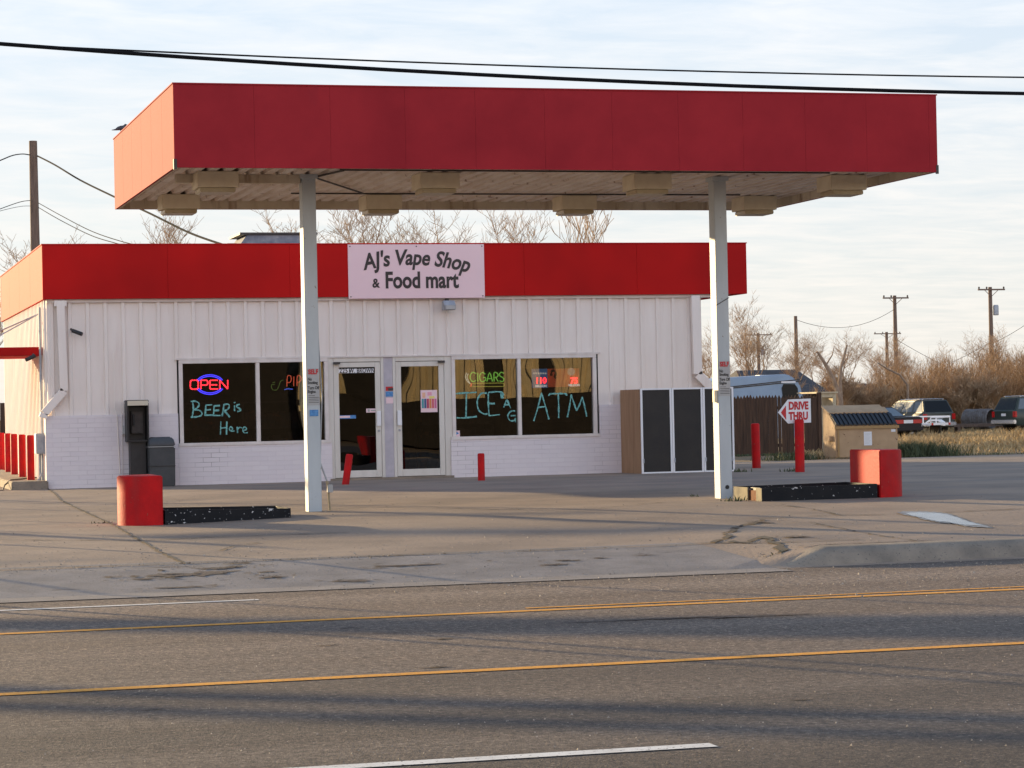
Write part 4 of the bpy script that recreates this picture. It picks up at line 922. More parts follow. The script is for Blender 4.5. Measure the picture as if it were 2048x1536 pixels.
# stub conduit beside the left column
sc_ = empty('conduit_riser', tuple(ground(660, 1020)), 'bent rusty conduit with a small junction box rising beside the left column', 'pipe')
g0 = ground(660, 1021); y_ = g0.y
pp = [Vector((g0.x, y_, g0.z-.02)), at(656, 975, y_), at(654, 962, y_), at(640, 925, y_)]
MB().tube(pp[:3], .016, 8).build('riser', mat('old_conduit', (.40, .33, .22), (.25, .18, .10), scale=8, rough=.7), sc_); MB().tube(pp[2:], .011, 8).build('arm', m_galv, sc_)
j_ = at(659, 977, y_); MB().box(j_.x-.03, j_.x+.04, y_-.03, y_+.03, j_.z-.05, j_.z+.05).build('junction_box', m_plate, sc_, bevel=.006)

# ------------------------------------------------------------------ fence, dumpster
fn = empty('wooden_fence', (26, 68, -.0), 'dark brown picket fence with pointed boards behind the drive thru arrow', 'fence')
rnd = random.Random(5); pk = MB(); x = 20.5; FYY = 68
while x < 28.45:
    w_ = .094; h_ = 1.72+rnd.uniform(-.03, .03); z0 = -.12; dy_ = rnd.uniform(0, .012)
    pk.prism([(x, z0), (x+w_, z0), (x+w_, h_-.09), (x+w_/2, h_), (x, h_-.09)], FYY+dy_, FYY+.018+dy_); x += .098 + (rnd.random() < .10)*.012
pk.build('pickets', m_fence, fn)
for z in (.2, 1.3): MB().box(20.5, 28.5, FYY+.035, FYY+.075, z, z+.09).build('rail', m_fence, fn)
for x in (20.5, 23.1, 25.7, 28.5): MB().box(x, x+.11, FYY-.02 if x > 28 else FYY+.08, FYY+.09 if x > 28 else FYY+.18, -.12, 1.78).build('post', m_fence, fn)
# fence at the far left
fl2 = empty('wooden_fence', (0, 78, 0), 'dark weathered board fence beyond the left side of the shop', 'fence')
pk = MB(); x = -12; rnd = random.Random(6)
while x < 6.9:
    pk.box(x, x+.14, 78, 78.02, -.2, 2.0+rnd.uniform(-.05, .05)); x += .15
pk.build('boards', m_fence, fl2)

# local builder: geometry around the origin under an empty that is then moved
def place(e, loc, rz=0): e.location = loc; e.rotation_euler = (0, 0, rz)
du = empty('dumpster', (0, 0, 0), 'tan steel dumpster with a sloping black ribbed lid beside the fence', 'dumpster')
W_, D_ = 1.72, .95
body = MB().prism([(0, .06), (D_, .06), (D_, 1.34), (D_-.06, 1.36), (D_-.52, 1.17), (0, .88)], -W_/2, W_/2, 'x'); body.build('body', m_tan, du, bevel=.012)
lid = MB(); n_ = 14
for i in range(n_):
    a0 = -W_/2+.01+(W_-.02)*i/n_; a1 = a0+(W_-.02)/n_
    lid.prism([(-.03, .90), (-.03, .935), (D_-.52, 1.225), (D_-.52, 1.19)], a0+.004, a1-.045, 'x'); lid.prism([(-.02, .885), (-.02, .905), (D_-.52, 1.195), (D_-.52, 1.175)], a1-.045, a1+.004, 'x')
lid.build('lid', m_lid, du)
MB().prism([(D_-.54, 1.20), (D_-.54, 1.235), (D_+.02, 1.42), (D_+.02, 1.38)], -W_/2-.03, W_/2-.12, 'x').build('back_ledge', m_tan, du)
tr_ = MB(); tr_.box(-W_/2-.03, W_/2+.03, -.04, -.002, .80, .87); tr_.box(-W_/2+.05, -W_/2+.10, -.03, -.002, .08, .79); tr_.build('rim_bar', mat('dumpster_trim', (.36, .22, .09), rough=.7), du)
pk_ = MB(); pk_.box(-W_/2-.10, -W_/2-.002, .2, .6, .5, .62); pk_.box(W_/2+.002, W_/2+.10, .2, .6, .5, .62); pk_.build('lift_pocket', m_tan, du)
pp_ = MB().box(-.08, .14, -.007, -.003, .36, .72).build('notice', m_paper, du)
l_ = MB()
for j in range(9): l_.box(-.05, .11-.02*(j % 3), -.009, -.0075, .67-.032*j, .675-.032*j)
l_.build('small_print', m_plate, pp_); MB().box(W_/2-.18, W_/2-.06, -.007, -.003, .70, .77).build('sticker', m_paper, du)
place(du, (26.5, 60.0, -.0), rad(-3))
du.location.z = zf(26.5, 60) - .02

# ------------------------------------------------------------------ vehicles (forward = +y, origin at rear ground centre)
def wheel(e, x, y, r=.35, w=.22):
    s = 1 if x > 0 else -1
    wh = MB().lathe([(r*.62, -w/2), (r*.9, -w/2), (r, -w/2+.03), (r, w/2-.03), (r*.9, w/2), (r*.62, w/2)], 24, (x, y, r), 'x').build('wheel', m_tyre, e, smooth=True)
    MB().lathe([(r*.6, -.02), (r*.62, .0), (r*.5, .02), (r*.15, .035)], 18, (x + s*(w/2-.01), y, r), 'x').build('rim', m_rim, wh)
def loft(sections):     # sections of (y, halfwidth, z) quads -> list of rings: each ring [(x,y,z)...]
    mb = MB(); n = len(sections[0])
    for r_ in sections: mb.v += r_
    for i in range(len(sections)-1):
        for k in range(n): k2 = (k+1) % n; mb.f.append((i*n+k, i*n+k2, (i+1)*n+k2, (i+1)*n+k))
    mb.f.append(tuple(range(n))); mb.f.append(tuple(range((len(sections)-1)*n, len(sections)*n))[::-1]); return mb
def make_suv(label, paint, glass_s, group, tail_wrap=True):
    e = empty('parked_suv', (0, 0, 0), label, 'car', group)
    def ring(y, hw, zb, zt): return [(-hw*.97, y, zb), (hw*.97, y, zb), (hw, y, zb+.25), (hw, y, zt-.12), (hw*.95, y, zt), (-hw*.95, y, zt), (-hw, y, zt-.12), (-hw, y, zb+.25)]
    loft([ring(.0, .84, .42, 1.02), ring(.12, .89, .36, 1.06), ring(.9, .91, .32, 1.06), ring(3.2, .91, .32, 1.05), ring(3.5, .91, .34, 1.02), ring(4.35, .88, .36, .98), ring(4.62, .80, .45, .90)]).build('body', paint, e, bevel=.02, smooth=True)
    def g(y, hw, z): return [(-hw, y, z), (hw, y, z)]
    gh = MB(); b_ = [(.03, .86, 1.03), (3.35, .86, 1.03)]; t_ = [(.42, .66, 1.68), (2.55, .66, 1.68)]
    gh.v = [(-.85, .04, 1.03), (.85, .04, 1.03), (.85, 3.4, 1.02), (-.85, 3.4, 1.02), (-.68, .36, 1.66), (.68, .36, 1.66), (.68, 2.6, 1.66), (-.68, 2.6, 1.66)]
    gh.f = [(0, 1, 5, 4), (1, 2, 6, 5), (2, 3, 7, 6), (3, 0, 4, 7), (4, 5, 6, 7)]; gh.build('cabin', paint, e, bevel=.03, smooth=True)
    def on(a0, b0, c0, d0, ins, off):   # quad inset on a cabin face
        P = [Vector(gh.v[i]) for i in (a0, b0, c0, d0)]; nn = (P[1]-P[0]).cross(P[3]-P[0]).normalized(); u0, u1, v0, v1 = ins
        def bl(u, v_): return P[0].lerp(P[1], u).lerp(P[3].lerp(P[2], u), v_) + nn*off
        return [bl(u0, v0), bl(u1, v0), bl(u1, v1), bl(u0, v1)]
    MB().quad(*on(0, 1, 5, 4, (.05, .95, .08, .92), .012)).build('rear_window', m_glassd, e)
    MB().quad(*on(2, 3, 7, 6, (.06, .94, .08, .92), .012)).build('windscreen', m_glassd, e)
    for (a0, b0, c0, d0) in ((3, 0, 4, 7), (1, 2, 6, 5)):
        segs = ((.10, .38), (.41, .70), (.73, .96)) if a0 == 3 else ((.04, .27), (.30, .59), (.62, .90))
        for (u0, u1) in segs: MB().quad(*on(a0, b0, c0, d0, (u0, u1, .12, .88), .012)).build('side_window', glass_s, e)
    bmp = MB(); bmp.box(-.90, .90, -.10, .06, .42, .60); bmp.build('bumper', m_chrome, e, bevel=.03)
    for s in (-1, 1):
        MB().box(min(s*.70, s*.90), max(s*.70, s*.90), -.02, .10, .72, 1.0).build('tail_lamp', m_tail, e, bevel=.015)
        for y in (.95, 3.75): wheel(e, s*.80, y)
    MB().box(-.17, .17, -.015, -.004, .78, .90).build('number_plate', m_paper, e)
    rk = MB()
    for s in (-.58, .58): rk.tube([(s, .5, 1.70), (s, 2.4, 1.70)], .018, 6); rk.tube([(s, .55, 1.66), (s, .55, 1.70)], .015, 6); rk.tube([(s, 2.35, 1.66), (s, 2.35, 1.70)], .015, 6)
    for y in (.9, 2.0): rk.tube([(-.58, y, 1.715), (.58, y, 1.715)], .014, 6)
    rk.build('roof_rack', m_chrome, e)
    return e
m_paint1 = mat('paint_grey_green', (.06, .07, .06), (.045, .05, .045), scale=2, rough=.35)
m_paint2 = mat('paint_dark_green', (.025, .04, .035), rough=.28)
m_paint3 = mat('paint_black', (.02, .016, .018), rough=.5, spec=.2)
s1 = make_suv('grey green utility vehicle with a roof rack parked behind the small white trailer', m_paint1, m_glassl, 'utility vehicles parked on the dry grass')
p_ = at(1880, 868, 108); place(s1, (p_.x, 108, zf(p_.x, 108)-.05), rad(9))
s2 = make_suv('dark green utility vehicle seen from behind at the right edge of the lot', m_paint2, m_glassl, 'utility vehicles parked on the dry grass')
p_ = at(2008, 860, 106); place(s2, (p_.x, 106, zf(p_.x, 106)-.0), rad(-80))

sd_ = empty('parked_sedan', (0, 0, 0), 'black sedan with a full width red tail light strip half hidden by the dumpster', 'car')
def ring(y, hw, zb, zt): return [(-hw*.97, y, zb), (hw*.97, y, zb), (hw, y, zb+.2), (hw, y, zt-.1), (hw*.94, y, zt), (-hw*.94, y, zt), (-hw, y, zt-.1), (-hw, y, zb+.2)]
loft([ring(0, .84, .34, .92), ring(.15, .88, .28, .95), ring(1.1, .90, .26, .96), ring(3.3, .90, .26, .95), ring(4.5, .86, .28, .85), ring(4.75, .78, .38, .76)]).build('body', m_paint3, sd_, bevel=.02, smooth=True)
gh = MB(); gh.v = [(-.82, .85, .94), (.82, .85, .94), (.80, 3.4, .93), (-.80, 3.4, .93), (-.60, 1.45, 1.36), (.60, 1.45, 1.36), (.60, 2.65, 1.37), (-.60, 2.65, 1.37)]; gh.f = [(0, 1, 5, 4), (1, 2, 6, 5), (2, 3, 7, 6), (3, 0, 4, 7), (4, 5, 6, 7)]; gh.build('cabin', m_paint3, sd_, bevel=.02, smooth=True)
def onq(G_, idx, ins, off):
    P = [Vector(G_.v[i]) for i in idx]; nn = (P[1]-P[0]).cross(P[3]-P[0]).normalized(); u0, u1, v0, v1 = ins
    bl = lambda u, v_: P[0].lerp(P[1], u).lerp(P[3].lerp(P[2], u), v_) + nn*off
    return [bl(u0, v0), bl(u1, v0), bl(u1, v1), bl(u0, v1)]
MB().quad(*onq(gh, (0, 1, 5, 4), (.06, .94, .08, .92), .01)).build('rear_window', m_glassl, sd_)
MB().quad(*onq(gh, (3, 0, 4, 7), (.08, .46, .14, .88), .01)).build('side_window', m_glassl, sd_); MB().quad(*onq(gh, (3, 0, 4, 7), (.5, .86, .14, .88), .01)).build('side_window', m_glassl, sd_); MB().quad(*onq(gh, (1, 2, 6, 5), (.14, .86, .14, .88), .01)).build('side_window', m_glassl, sd_)
MB().quad(*onq(gh, (2, 3, 7, 6), (.06, .94, .08, .92), .01)).build('windscreen', m_glassd, sd_)
for s in (-1, 1):
    MB().box(min(s*.30, s*.83), max(s*.30, s*.83), -.02, .08, .66, .82).build('tail_lamp', m_tail, sd_)
    for y in (1.05, 3.7): wheel(sd_, s*.78, y, .32, .2)
MB().box(-.28, .28, -.018, .05, .67, .81).build('number_plate', m_paper, sd_); MB().box(-.86, .86, -.08, .05, .36, .52).build('bumper', m_paint3, sd_, bevel=.02)
p_ = at(1817, 868, 97); place(sd_, (p_.x, 97, zf(p_.x, 97)-.05), rad(22))
# small white utility trailer
tl = empty('utility_trailer', (0, 0, 0), 'small white utility trailer with open rails behind the grey green vehicle', 'trailer')
t_ = MB(); t_.box(-.75, .75, 0, 2.2, .50, .58); t_.build('deck', m_white, tl)
t_ = MB()
for s in (-.74, .74):
    t_.tube([(s, 0, .88), (s, 2.2, .88)], .03, 6)
    for y in (.02, .75, 1.45, 2.18): t_.tube([(s, y, .58), (s, y, .88)], .03, 6)
t_.tube([(-.74, 2.18, .88), (.74, 2.18, .88)], .03, 6); t_.tube([(-.7, 0, .84), (.7, 0, .84)], .03, 6)
t_.build('rail', m_white, tl)
for s in (-1, 1):
    wheel(tl, s*.9, .9, .30, .18)
    MB().prism([(.45, .45), (.45, .62), (.65, .74), (1.15, .74), (1.35, .62), (1.35, .45), (1.28, .45), (1.28, .58), (1.1, .67), (.7, .67), (.52, .58), (.52, .45)], min(s*.79, s*1.02), max(s*.79, s*1.02), 'x').build('fender', m_white, tl)
    MB().box(min(s*.6, s*.72), max(s*.6, s*.72), -.03, -.002, .50, .60).build('tail_lamp', m_tail, tl)
p_ = at(1882, 872, 101); place(tl, (p_.x, 101, zf(p_.x, 101)-.02), rad(30))
# culvert pipe and planks
cv = empty('culvert_pipe', (0, 0, 0), 'rusty grey corrugated culvert pipe lying on the grass between the parked vehicles', 'pipe')
R_ = .50; mb = MB(); n = 24; L2 = 1.5; st_ = 24
for i in range(st_):
    for k in range(n):
        t = 2*math.pi*k/n; rr = R_ + .018*math.cos(i*math.pi); mb.v.append((L2*i/(st_-1), rr*math.cos(t), R_+rr*math.sin(t)))
for i in range(st_):
    for k in range(n):
        t = 2*math.pi*k/n; rr = R_*.93; mb.v.append((L2*i/(st_-1), rr*math.cos(t), R_+rr*math.sin(t)))
for i in range(st_-1):
    for k in range(n):
        k2 = (k+1) % n; mb.f.append((i*n+k, i*n+k2, (i+1)*n+k2, (i+1)*n+k)); o_ = st_*n; mb.f.append((o_+i*n+k, o_+(i+1)*n+k, o_+(i+1)*n+k2, o_+i*n+k2))
for k in range(n):
    k2 = (k+1) % n; o_ = st_*n; mb.f.append((k, o_+k, o_+k2, k2)); e1 = (st_-1)*n; mb.f.append((e1+k, e1+k2, o_+e1+k2, o_+e1+k))
raw_o = mb.build('pipe_wall', mat('culvert_steel', (.16, .15, .15), (.09, .07, .06), scale=4, rough=.7), None, smooth=True); raw_o.parent = cv
p_ = at(1935, 862, 114); place(cv, (p_.x, 114, zf(p_.x, 114)+.10), rad(-62))
pkn = empty('timber_stack', (0, 0, 0), 'long grey timbers lying in front of the culvert pipe', 'timber')
t_ = MB(); rnd = random.Random(3)
for k in range(4): t_.box(0, 4.2, k*.2, k*.2+.16, .28+.03*(k % 2), .40+.03*(k % 2))
t_.box(.4, .55, -.05, .85, .0, .278); t_.box(3.6, 3.75, -.05, .85, 0, .278)
o_ = t_.build('planks', m_wood, None); o_.parent = pkn; p_ = at(1905, 858, 108.5); place(pkn, (p_.x+.3, 109.5, zf(p_.x, 109)), rad(-16))

# camper behind the fence
cmp_ = empty('camper_trailer', (0, 0, 0), 'pale blue white camper trailer rising behind the picket fence', 'camper')
def cpt(px, py): q_ = at(px, py, 74); return (q_.x, q_.z)
prof = [cpt(1380, 800), cpt(1385, 775), cpt(1425, 762), cpt(1460, 755), cpt(1570, 748), cpt(1583, 751), cpt(1601, 768), cpt(1607, 795), cpt(1604, 830)]
prof = prof[:-1] + [(prof[-1][0], .35), (prof[0][0]-.1, .35)]
cb_ = MB().prism(prof, 74, 76.2, 'y').build('shell', m_rv, cmp_, bevel=.06, smooth=True)
q0 = [cpt(1563, 776), cpt(1567, 768), cpt(1589, 768), cpt(1595, 776), cpt(1597, 798), cpt(1566, 798)]
MB().prism(q0, 73.98, 73.995, 'y').build('window', m_glassd, cmp_)
st_ = MB()
for (pa, pb) in (((1400, 784), (1603, 763)), ((1404, 781), (1600, 760))):
    a_, b_ = cpt(*pa), cpt(*pb); st_.quad((a_[0], 73.99, a_[1]), (b_[0], 73.99, b_[1]), (b_[0], 73.99, b_[1]+.035), (a_[0], 73.99, a_[1]+.035))
st_.build('stripe', m_dark, cmp_)
a_, b_ = cpt(1562, 766), cpt(1590, 762); MB().box(a_[0], b_[0], 73.95, 73.99, a_[1], a_[1]+.05).build('awning_rail', m_white, cmp_)
rv = MB(); a_ = cpt(1540, 749); rv.box(a_[0], a_[0]+.35, 74.9, 75.3, a_[1]-.12, a_[1]+.0); rv.build('roof_vent', m_white, cmp_)
for xx in (27.5, 28.4): wheel(cmp_, xx, 74.0, .35, .2)
# houses beyond
def house(px0, px1, pyt, pyb, Y, roofm, wallm, label, ridge=.5, dd=7):
    a_, b_ = at(px0, pyb, Y), at(px1, pyb, Y); zt = at((px0+px1)/2, pyt, Y).z; ze = at((px0+px1)/2, pyb, Y).z
    e = empty('house', ((a_.x+b_.x)/2, Y, -.1), label, 'house', 'old houses among the trees')
    MB().box(a_.x+.3, b_.x-.3, Y+.4, Y+dd-.4, -.3, ze+.02).build('wall', wallm, e)
    r = MB(); r.v = [(a_.x, Y, ze), (b_.x, Y, ze), (b_.x, Y+dd, ze), (a_.x, Y+dd, ze), (a_.x+ridge, Y+dd/2, zt), (b_.x-ridge, Y+dd/2, zt)]; r.f = [(0, 1, 5, 4), (2, 3, 4, 5), (1, 2, 5), (3, 0, 4), (0, 3, 2, 1)]
    r.build('roof', roofm, e)
    w_ = MB()
    for t in (.25, .6): w_.box(a_.x+(b_.x-a_.x)*t, a_.x+(b_.x-a_.x)*t+1.0, Y+.37, Y+.399, ze-1.3, ze-.4)
    w_.build('window', m_glassd, e); return e
house(1500, 1668, 737, 792, 118, m_roofg, m_shed, 'low house with a dark grey shingle roof behind the camper', .6)
house(1690, 1830, 766, 788, 150, m_roofg, m_shed, 'distant small house with a weathered roof beyond the thicket', 1.5)
sdh = empty('small_shed', (29.8, 70, 0), 'small weathered cream framed shed with an open doorway beside the fence', 'shed')
a_, b_ = at(1637, 787, 70), at(1672, 787, 70); z_ = a_.z
f_ = MB(); f_.box(a_.x, a_.x+.11, 70, 70.1, -.2, z_); f_.box(b_.x-.11, b_.x, 70, 70.1, -.2, z_); f_.box(a_.x+.112, b_.x-.112, 70, 70.1, z_-.12, z_); f_.box(b_.x-.10, b_.x-.01, 70.11, 71.5, -.2, z_-.03)
f_.build('frame', m_shed, sdh); MB().box(a_.x-.05, b_.x+.05, 69.95, 71.6, z_+.002, z_+.05).build('roof', m_shed, sdh); MB().box(a_.x+.1, b_.x-.12, 71.2, 71.25, -.2, z_-.01).build('back_wall', m_room, sdh)

# ------------------------------------------------------------------ trees
def grow(seed, H, spread=.55, trunk_r=.16, first=.28, depth=5, twig=.010, lean=(0, 0), density=1.0, up=.35):
    rnd = random.Random(seed); tr_, cr = MB(), MB(); twv, twf = [], []
    def seg(mb, pts, rs, n): mb.tube(pts, rs, n, cap=False)
    def branch(p, d, L, r, lvl):
        pts, rs = [p.copy()], [r]; k = 4 if lvl < 3 else 3; q = p.copy(); dd = d.copy()
        for i in range(k):
            dd = (dd + Vector((rnd.gauss(0, .13), rnd.gauss(0, .13), rnd.gauss(.02, .08)))).normalized(); q = q + dd*L/k; pts.append(q.copy()); rs.append(max(twig*.7, r*(1-.55*(i+1)/k)))
        seg(tr_ if lvl <= 1 else cr, pts, rs, 7 if lvl == 0 else (5 if lvl == 1 else (4 if lvl == 2 else 3)))
        if lvl >= depth: return
        nb = {0: 4, 1: 5, 2: 5, 3: 4, 4: 3}.get(lvl, 3); nb = max(2, int(nb*density + rnd.random()))
        for j in range(nb):
            t = rnd.uniform(.35 if lvl else first+.15, 1.0); idx = min(int(t*k), k-1); fr_ = t*k-idx; o = pts[idx].lerp(pts[idx+1], fr_)
            az = rnd.uniform(0, 2*math.pi); side = Vector((math.cos(az), math.sin(az), up+rnd.uniform(-.2, .4))).normalized()
            nd = (dd*(.55 if lvl else .75) + side*spread*(1+.15*lvl)).normalized()
            branch(o, nd, L*rnd.uniform(.48, .72), max(twig, rs[idx]*.58), lvl+1)
        branch(pts[-1], (dd + Vector((rnd.gauss(0, .2), rnd.gauss(0, .2), .1))).normalized(), L*.62, max(twig, rs[-1]), lvl+1)
    branch(Vector((0, 0, -.1)), Vector((lean[0], lean[1], 1)).normalized(), H*.42, trunk_r, 0)
    return tr_, cr
protos = {}; TH = {}
def proto(key, *a, **k):
    t_, c_ = grow(*a, **k)
    mt_ = bpy.data.meshes.new('trunk'); mt_.from_pydata(t_.v, [], t_.f); mt_.materials.append(m_bark)
    mc_ = bpy.data.meshes.new('crown'); mc_.from_pydata(c_.v, [], c_.f); mc_.materials.append(m_twig)
    mt_.polygons.foreach_set('use_smooth', [True]*len(mt_.polygons))
    protos[key] = (mt_, mc_); zs = sorted(v[2] for v in c_.v); TH[key] = zs[int(len(zs)*.993)]
def tree(key, x, y, z, s, rz, label, group='bare trees', name='bare_tree', sz=None, w=1):
    e = empty(name, (x, y, z), label, 'tree', group); e.scale = (s*w, s*w, sz or s); e.rotation_euler = (0, 0, rz)
    for nme, me in zip(('trunk', 'crown'), protos[key]):
        o = bpy.data.objects.new(nme, me); COL.objects.link(o); o.parent = e
    return e
proto('a', 11, 10, .75, .20, depth=5, twig=.009, density=.9, up=.2)
proto('b', 12, 10, .65, .18, depth=5, twig=.009, density=.95)
proto('c', 13, 9, .85, .17, depth=5, twig=.009, density=.85)
proto('d', 14, 10, .45, .14, depth=4, twig=.016, density=.7, up=.7)
proto('s', 15, 4.5, .8, .07, first=-.1, depth=4, twig=.014, density=1.3, up=.6)
def tpx(key, px, pyt, Y, H, rz, label, **k):      # top at pixel row
    p = at(px, pyt, Y); z0 = zf(p.x, Y) - .1; s = (p.z - z0)/TH[key]; return tree(key, p.x, Y, z0, s, rz, label, **k)
tpx('b', 445, 428, 84, 10.5, .4, 'bare tree rising behind the rooftop cooler', group='bare trees behind the shop', w=.85)
tpx('a', 530, 430, 88, 10.5, 2.2, 'bare tree behind the cooler just left of the left column', group='bare trees behind the shop', w=.85)
tpx('b', 770, 395, 84, 10.5, 1.6, 'dense bare tree behind the shop name board', group='bare trees behind the shop', w=.85)
tpx('a', 875, 420, 88, 10.5, 4.0, 'reddish bare tree behind the right part of the name board', group='bare trees behind the shop', w=.85)
tpx('b', 1030, 410, 90, 10.5, 5.1, 'bare tree showing above the red band right of the name board', group='bare trees behind the shop', w=.85)
tpx('d', 1140, 395, 86, 9.6, .4, 'thin upright bare tree above the red band between the columns', group='bare trees behind the shop', w=.85)
tpx('d', 1205, 405, 90, 9.6, 2.9, 'sparse thin bare tree nearest the right column above the band', group='bare trees behind the shop', w=.85)
tpx('a', 18, 490, 82, 10.5, 3.0, 'bare tree at the far left edge behind the wooden pole', group='bare trees left of the shop')
tpx('c', -30, 470, 88, 9.5, 1.2, 'spreading bare tree cut by the left edge of the view', group='bare trees left of the shop')
tpx('b', 95, 500, 96, 10.5, 2.0, 'bare tree low behind the left corner of the red band', group='bare trees left of the shop')
tpx('d', 652, 478, 95, 9.6, 2.0, 'faint thin bare tree low above the band by the left column', group='bare trees behind the shop', w=.85)
G2 = 'bare trees beyond the fence'
for (k, px, py, Y, rz, lb_) in [('d', 1482, 650, 120, .3, 'thin bare tree just right of the right column'), ('b', 1525, 608, 125, 1.0, 'tall forked bare tree above the camper'), ('a', 1570, 655, 118, 2.4, 'bushy bare tree beside the plain wooden pole'),
                               ('c', 1440, 660, 130, 2.0, 'bare tree half hidden by the right column'), ('a', 1690, 665, 140, .8, 'bare tree behind the broken trunks'), ('c', 1745, 690, 135, 3.8, 'low bare tree right of the broken trunks'),
                               ('b', 1830, 668, 140, .1, 'bare tree right of the taller crossarm pole'), ('a', 1790, 690, 150, 5.0, 'bare tree at the foot of the taller crossarm pole'), ('c', 1900, 690, 150, 1.9, 'distant low bare tree between the two crossarm poles'),
                               ('b', 1960, 668, 135, 2.6, 'bare tree just left of the transformer pole'), ('a', 2000, 660, 130, 4.4, 'bare tree at the transformer pole'), ('b', 2048, 640, 120, 3.3, 'dense bare tree at the right edge of the view'), ('a', 1620, 690, 135, 4.0, 'low bare tree behind the grey roofed house')]:
    tpx(k, px, py, Y, 10.3, rz, lb_, group=G2, w=.85)
# broken bare trunks
def snag(pts, r0, r1, label, Y):
    p = [at(a_, b_, Y) for a_, b_ in pts]; base = Vector((p[0].x, Y, zf(p[0].x, Y)-.1)); e = empty('dead_trunk', tuple(base), label, 'tree', 'dead broken trunks')
    n = len(p); MB().tube([base]+p, [r0*1.15]+[r0+(r1-r0)*i/(n-1) for i in range(n)], 8).build('trunk', m_bark, e, smooth=True)
    q_ = p[n//2]; MB().tube([q_, q_+Vector((.35, 0, .5)), q_+Vector((.5, .1, .95))], [r1*.8, r1*.5, r1*.2], 6).build('limb', m_bark, e)
snag([(1680, 800), (1668, 762), (1652, 730), (1634, 703)], .15, .06, 'leaning broken trunk ending left of the other by the grey roof', 112)
snag([(1681, 806), (1679, 765), (1682, 735), (1694, 690)], .15, .05, 'upright broken trunk beside the leaning one', 112.5)
snag([(1815, 770), (1800, 750), (1775, 738), (1755, 725)], .07, .03, 'low slanting dead limb rising from the thicket before the poles', 116)
# brush thicket and dry grass
def fan(v, f, x, y, z, h, w, rnd, nseg=2, lean=.35, rm=1):
    a_ = rnd.uniform(0, math.pi); dx_, dy_ = math.cos(a_)*w, math.sin(a_)*w; lx, ly = rnd.gauss(0, lean)*h, rnd.gauss(0, lean)*h
    b_ = len(v); v += [(x-dx_, y-dy_, z), (x+dx_, y+dy_, z), (x+lx*.4+dx_*.6, y+ly*.4+dy_*.6, z+h*.55), (x+lx*.4-dx_*.6, y+ly*.4-dy_*.6, z+h*.55), (x+lx, y+ly, z+h)]
    f += [(b_, b_+1, b_+2, b_+3), (b_+3, b_+2, b_+4)]
rnd = random.Random(77); v, f = [], []
def brushh(px): return 2.3 + 1.0*sst(1640, 1700, px) + 1.5*sst(1880, 2000, px) + .5*math.sin(px*.021) + .35*math.sin(px*.057+1)
for i in range(15500):
    px = rnd.uniform(1560, 2120) if i < 13000 else rnd.uniform(2120, 2700); Y = rnd.uniform(118, 134); p = at(px, 850, Y); h = brushh(px)*rnd.uniform(.55, 1.12)
    z0 = zf(p.x, Y); c_ = (p.x, Y, z0 + max(0, rnd.gauss(0, .35)))
    for j in range(5):
        q_ = Vector((c_[0]+rnd.gauss(0, .3), c_[1]+rnd.gauss(0, .3), z0 + (0 if j == 0 else rnd.random()**.8*h*.85))); ln = h*.9 if j == 0 else rnd.uniform(.35, .9)
        d = Vector((rnd.gauss(0, .55), rnd.gauss(0, .55), rnd.uniform(.35, 1.0))).normalized(); w_ = Vector((-d.y, d.x, 0))
        w_ = (w_ if w_.length > .01 else Vector((1, 0, 0))).normalized()*(.017 if j == 0 else .011); m1 = q_ + d*ln*.5 + Vector((rnd.gauss(0, .07), rnd.gauss(0, .07), 0))*ln; e1 = q_ + d*ln + Vector((rnd.gauss(0, .15), rnd.gauss(0, .15), .1))*ln
        b_ = len(v); v += [tuple(q_-w_), tuple(q_+w_), tuple(m1+w_*.7), tuple(m1-w_*.7), tuple(e1)]; f += [(b_, b_+1, b_+2, b_+3), (b_+3, b_+2, b_+4)]
th_ = raw('brush_thicket', v, f, m_brush); tag(th_, kind='stuff')
rnd = random.Random(55); v, f = [], []
for i in range(9000):
    x = rnd.uniform(-230, 330); Y = 255 + rnd.uniform(0, 30) - .02*x; h = 3.0 + 1.1*math.sin(x*.05) + .7*math.sin(x*.17+1)
    for j in range(2): fan(v, f, x+rnd.gauss(0, .8), Y, -.1 + (rnd.random()*h*.4 if j else 0), h*rnd.uniform(.5, 1.1)*(1 if j == 0 else .6), .05, rnd, lean=.3)
tag(raw('far_tree_line', v, f, m_brush), kind='stuff')
proto('t', 21, 5, .85, .05, first=-.2, depth=4, twig=.013, density=1.5, up=.5)
rnd = random.Random(8)
ORD = ['first', 'second', 'third', 'fourth', 'fifth', 'sixth', 'seventh', 'eighth', 'ninth', 'tenth', 'eleventh', 'twelfth', 'thirteenth', 'fourteenth', 'fifteenth', 'sixteenth']
for i in range(16):
    px = 1655 + i*27 + rnd.uniform(-8, 8); Y = rnd.uniform(112, 120)
    if 1775 < px < 1915 or px > 1985: Y = 121
    p = at(px, 800, Y)
    lb_ = 'leafless reddish shrub in the brown thicket behind the vehicles, ' + ORD[i] + ' from the left'
    tree('t', p.x, Y, zf(p.x, Y)-.05, rnd.uniform(.55, .8), rnd.uniform(0, 6), lb_, 'leafless shrubs in the thicket', 'shrub')['category'] = 'shrub'
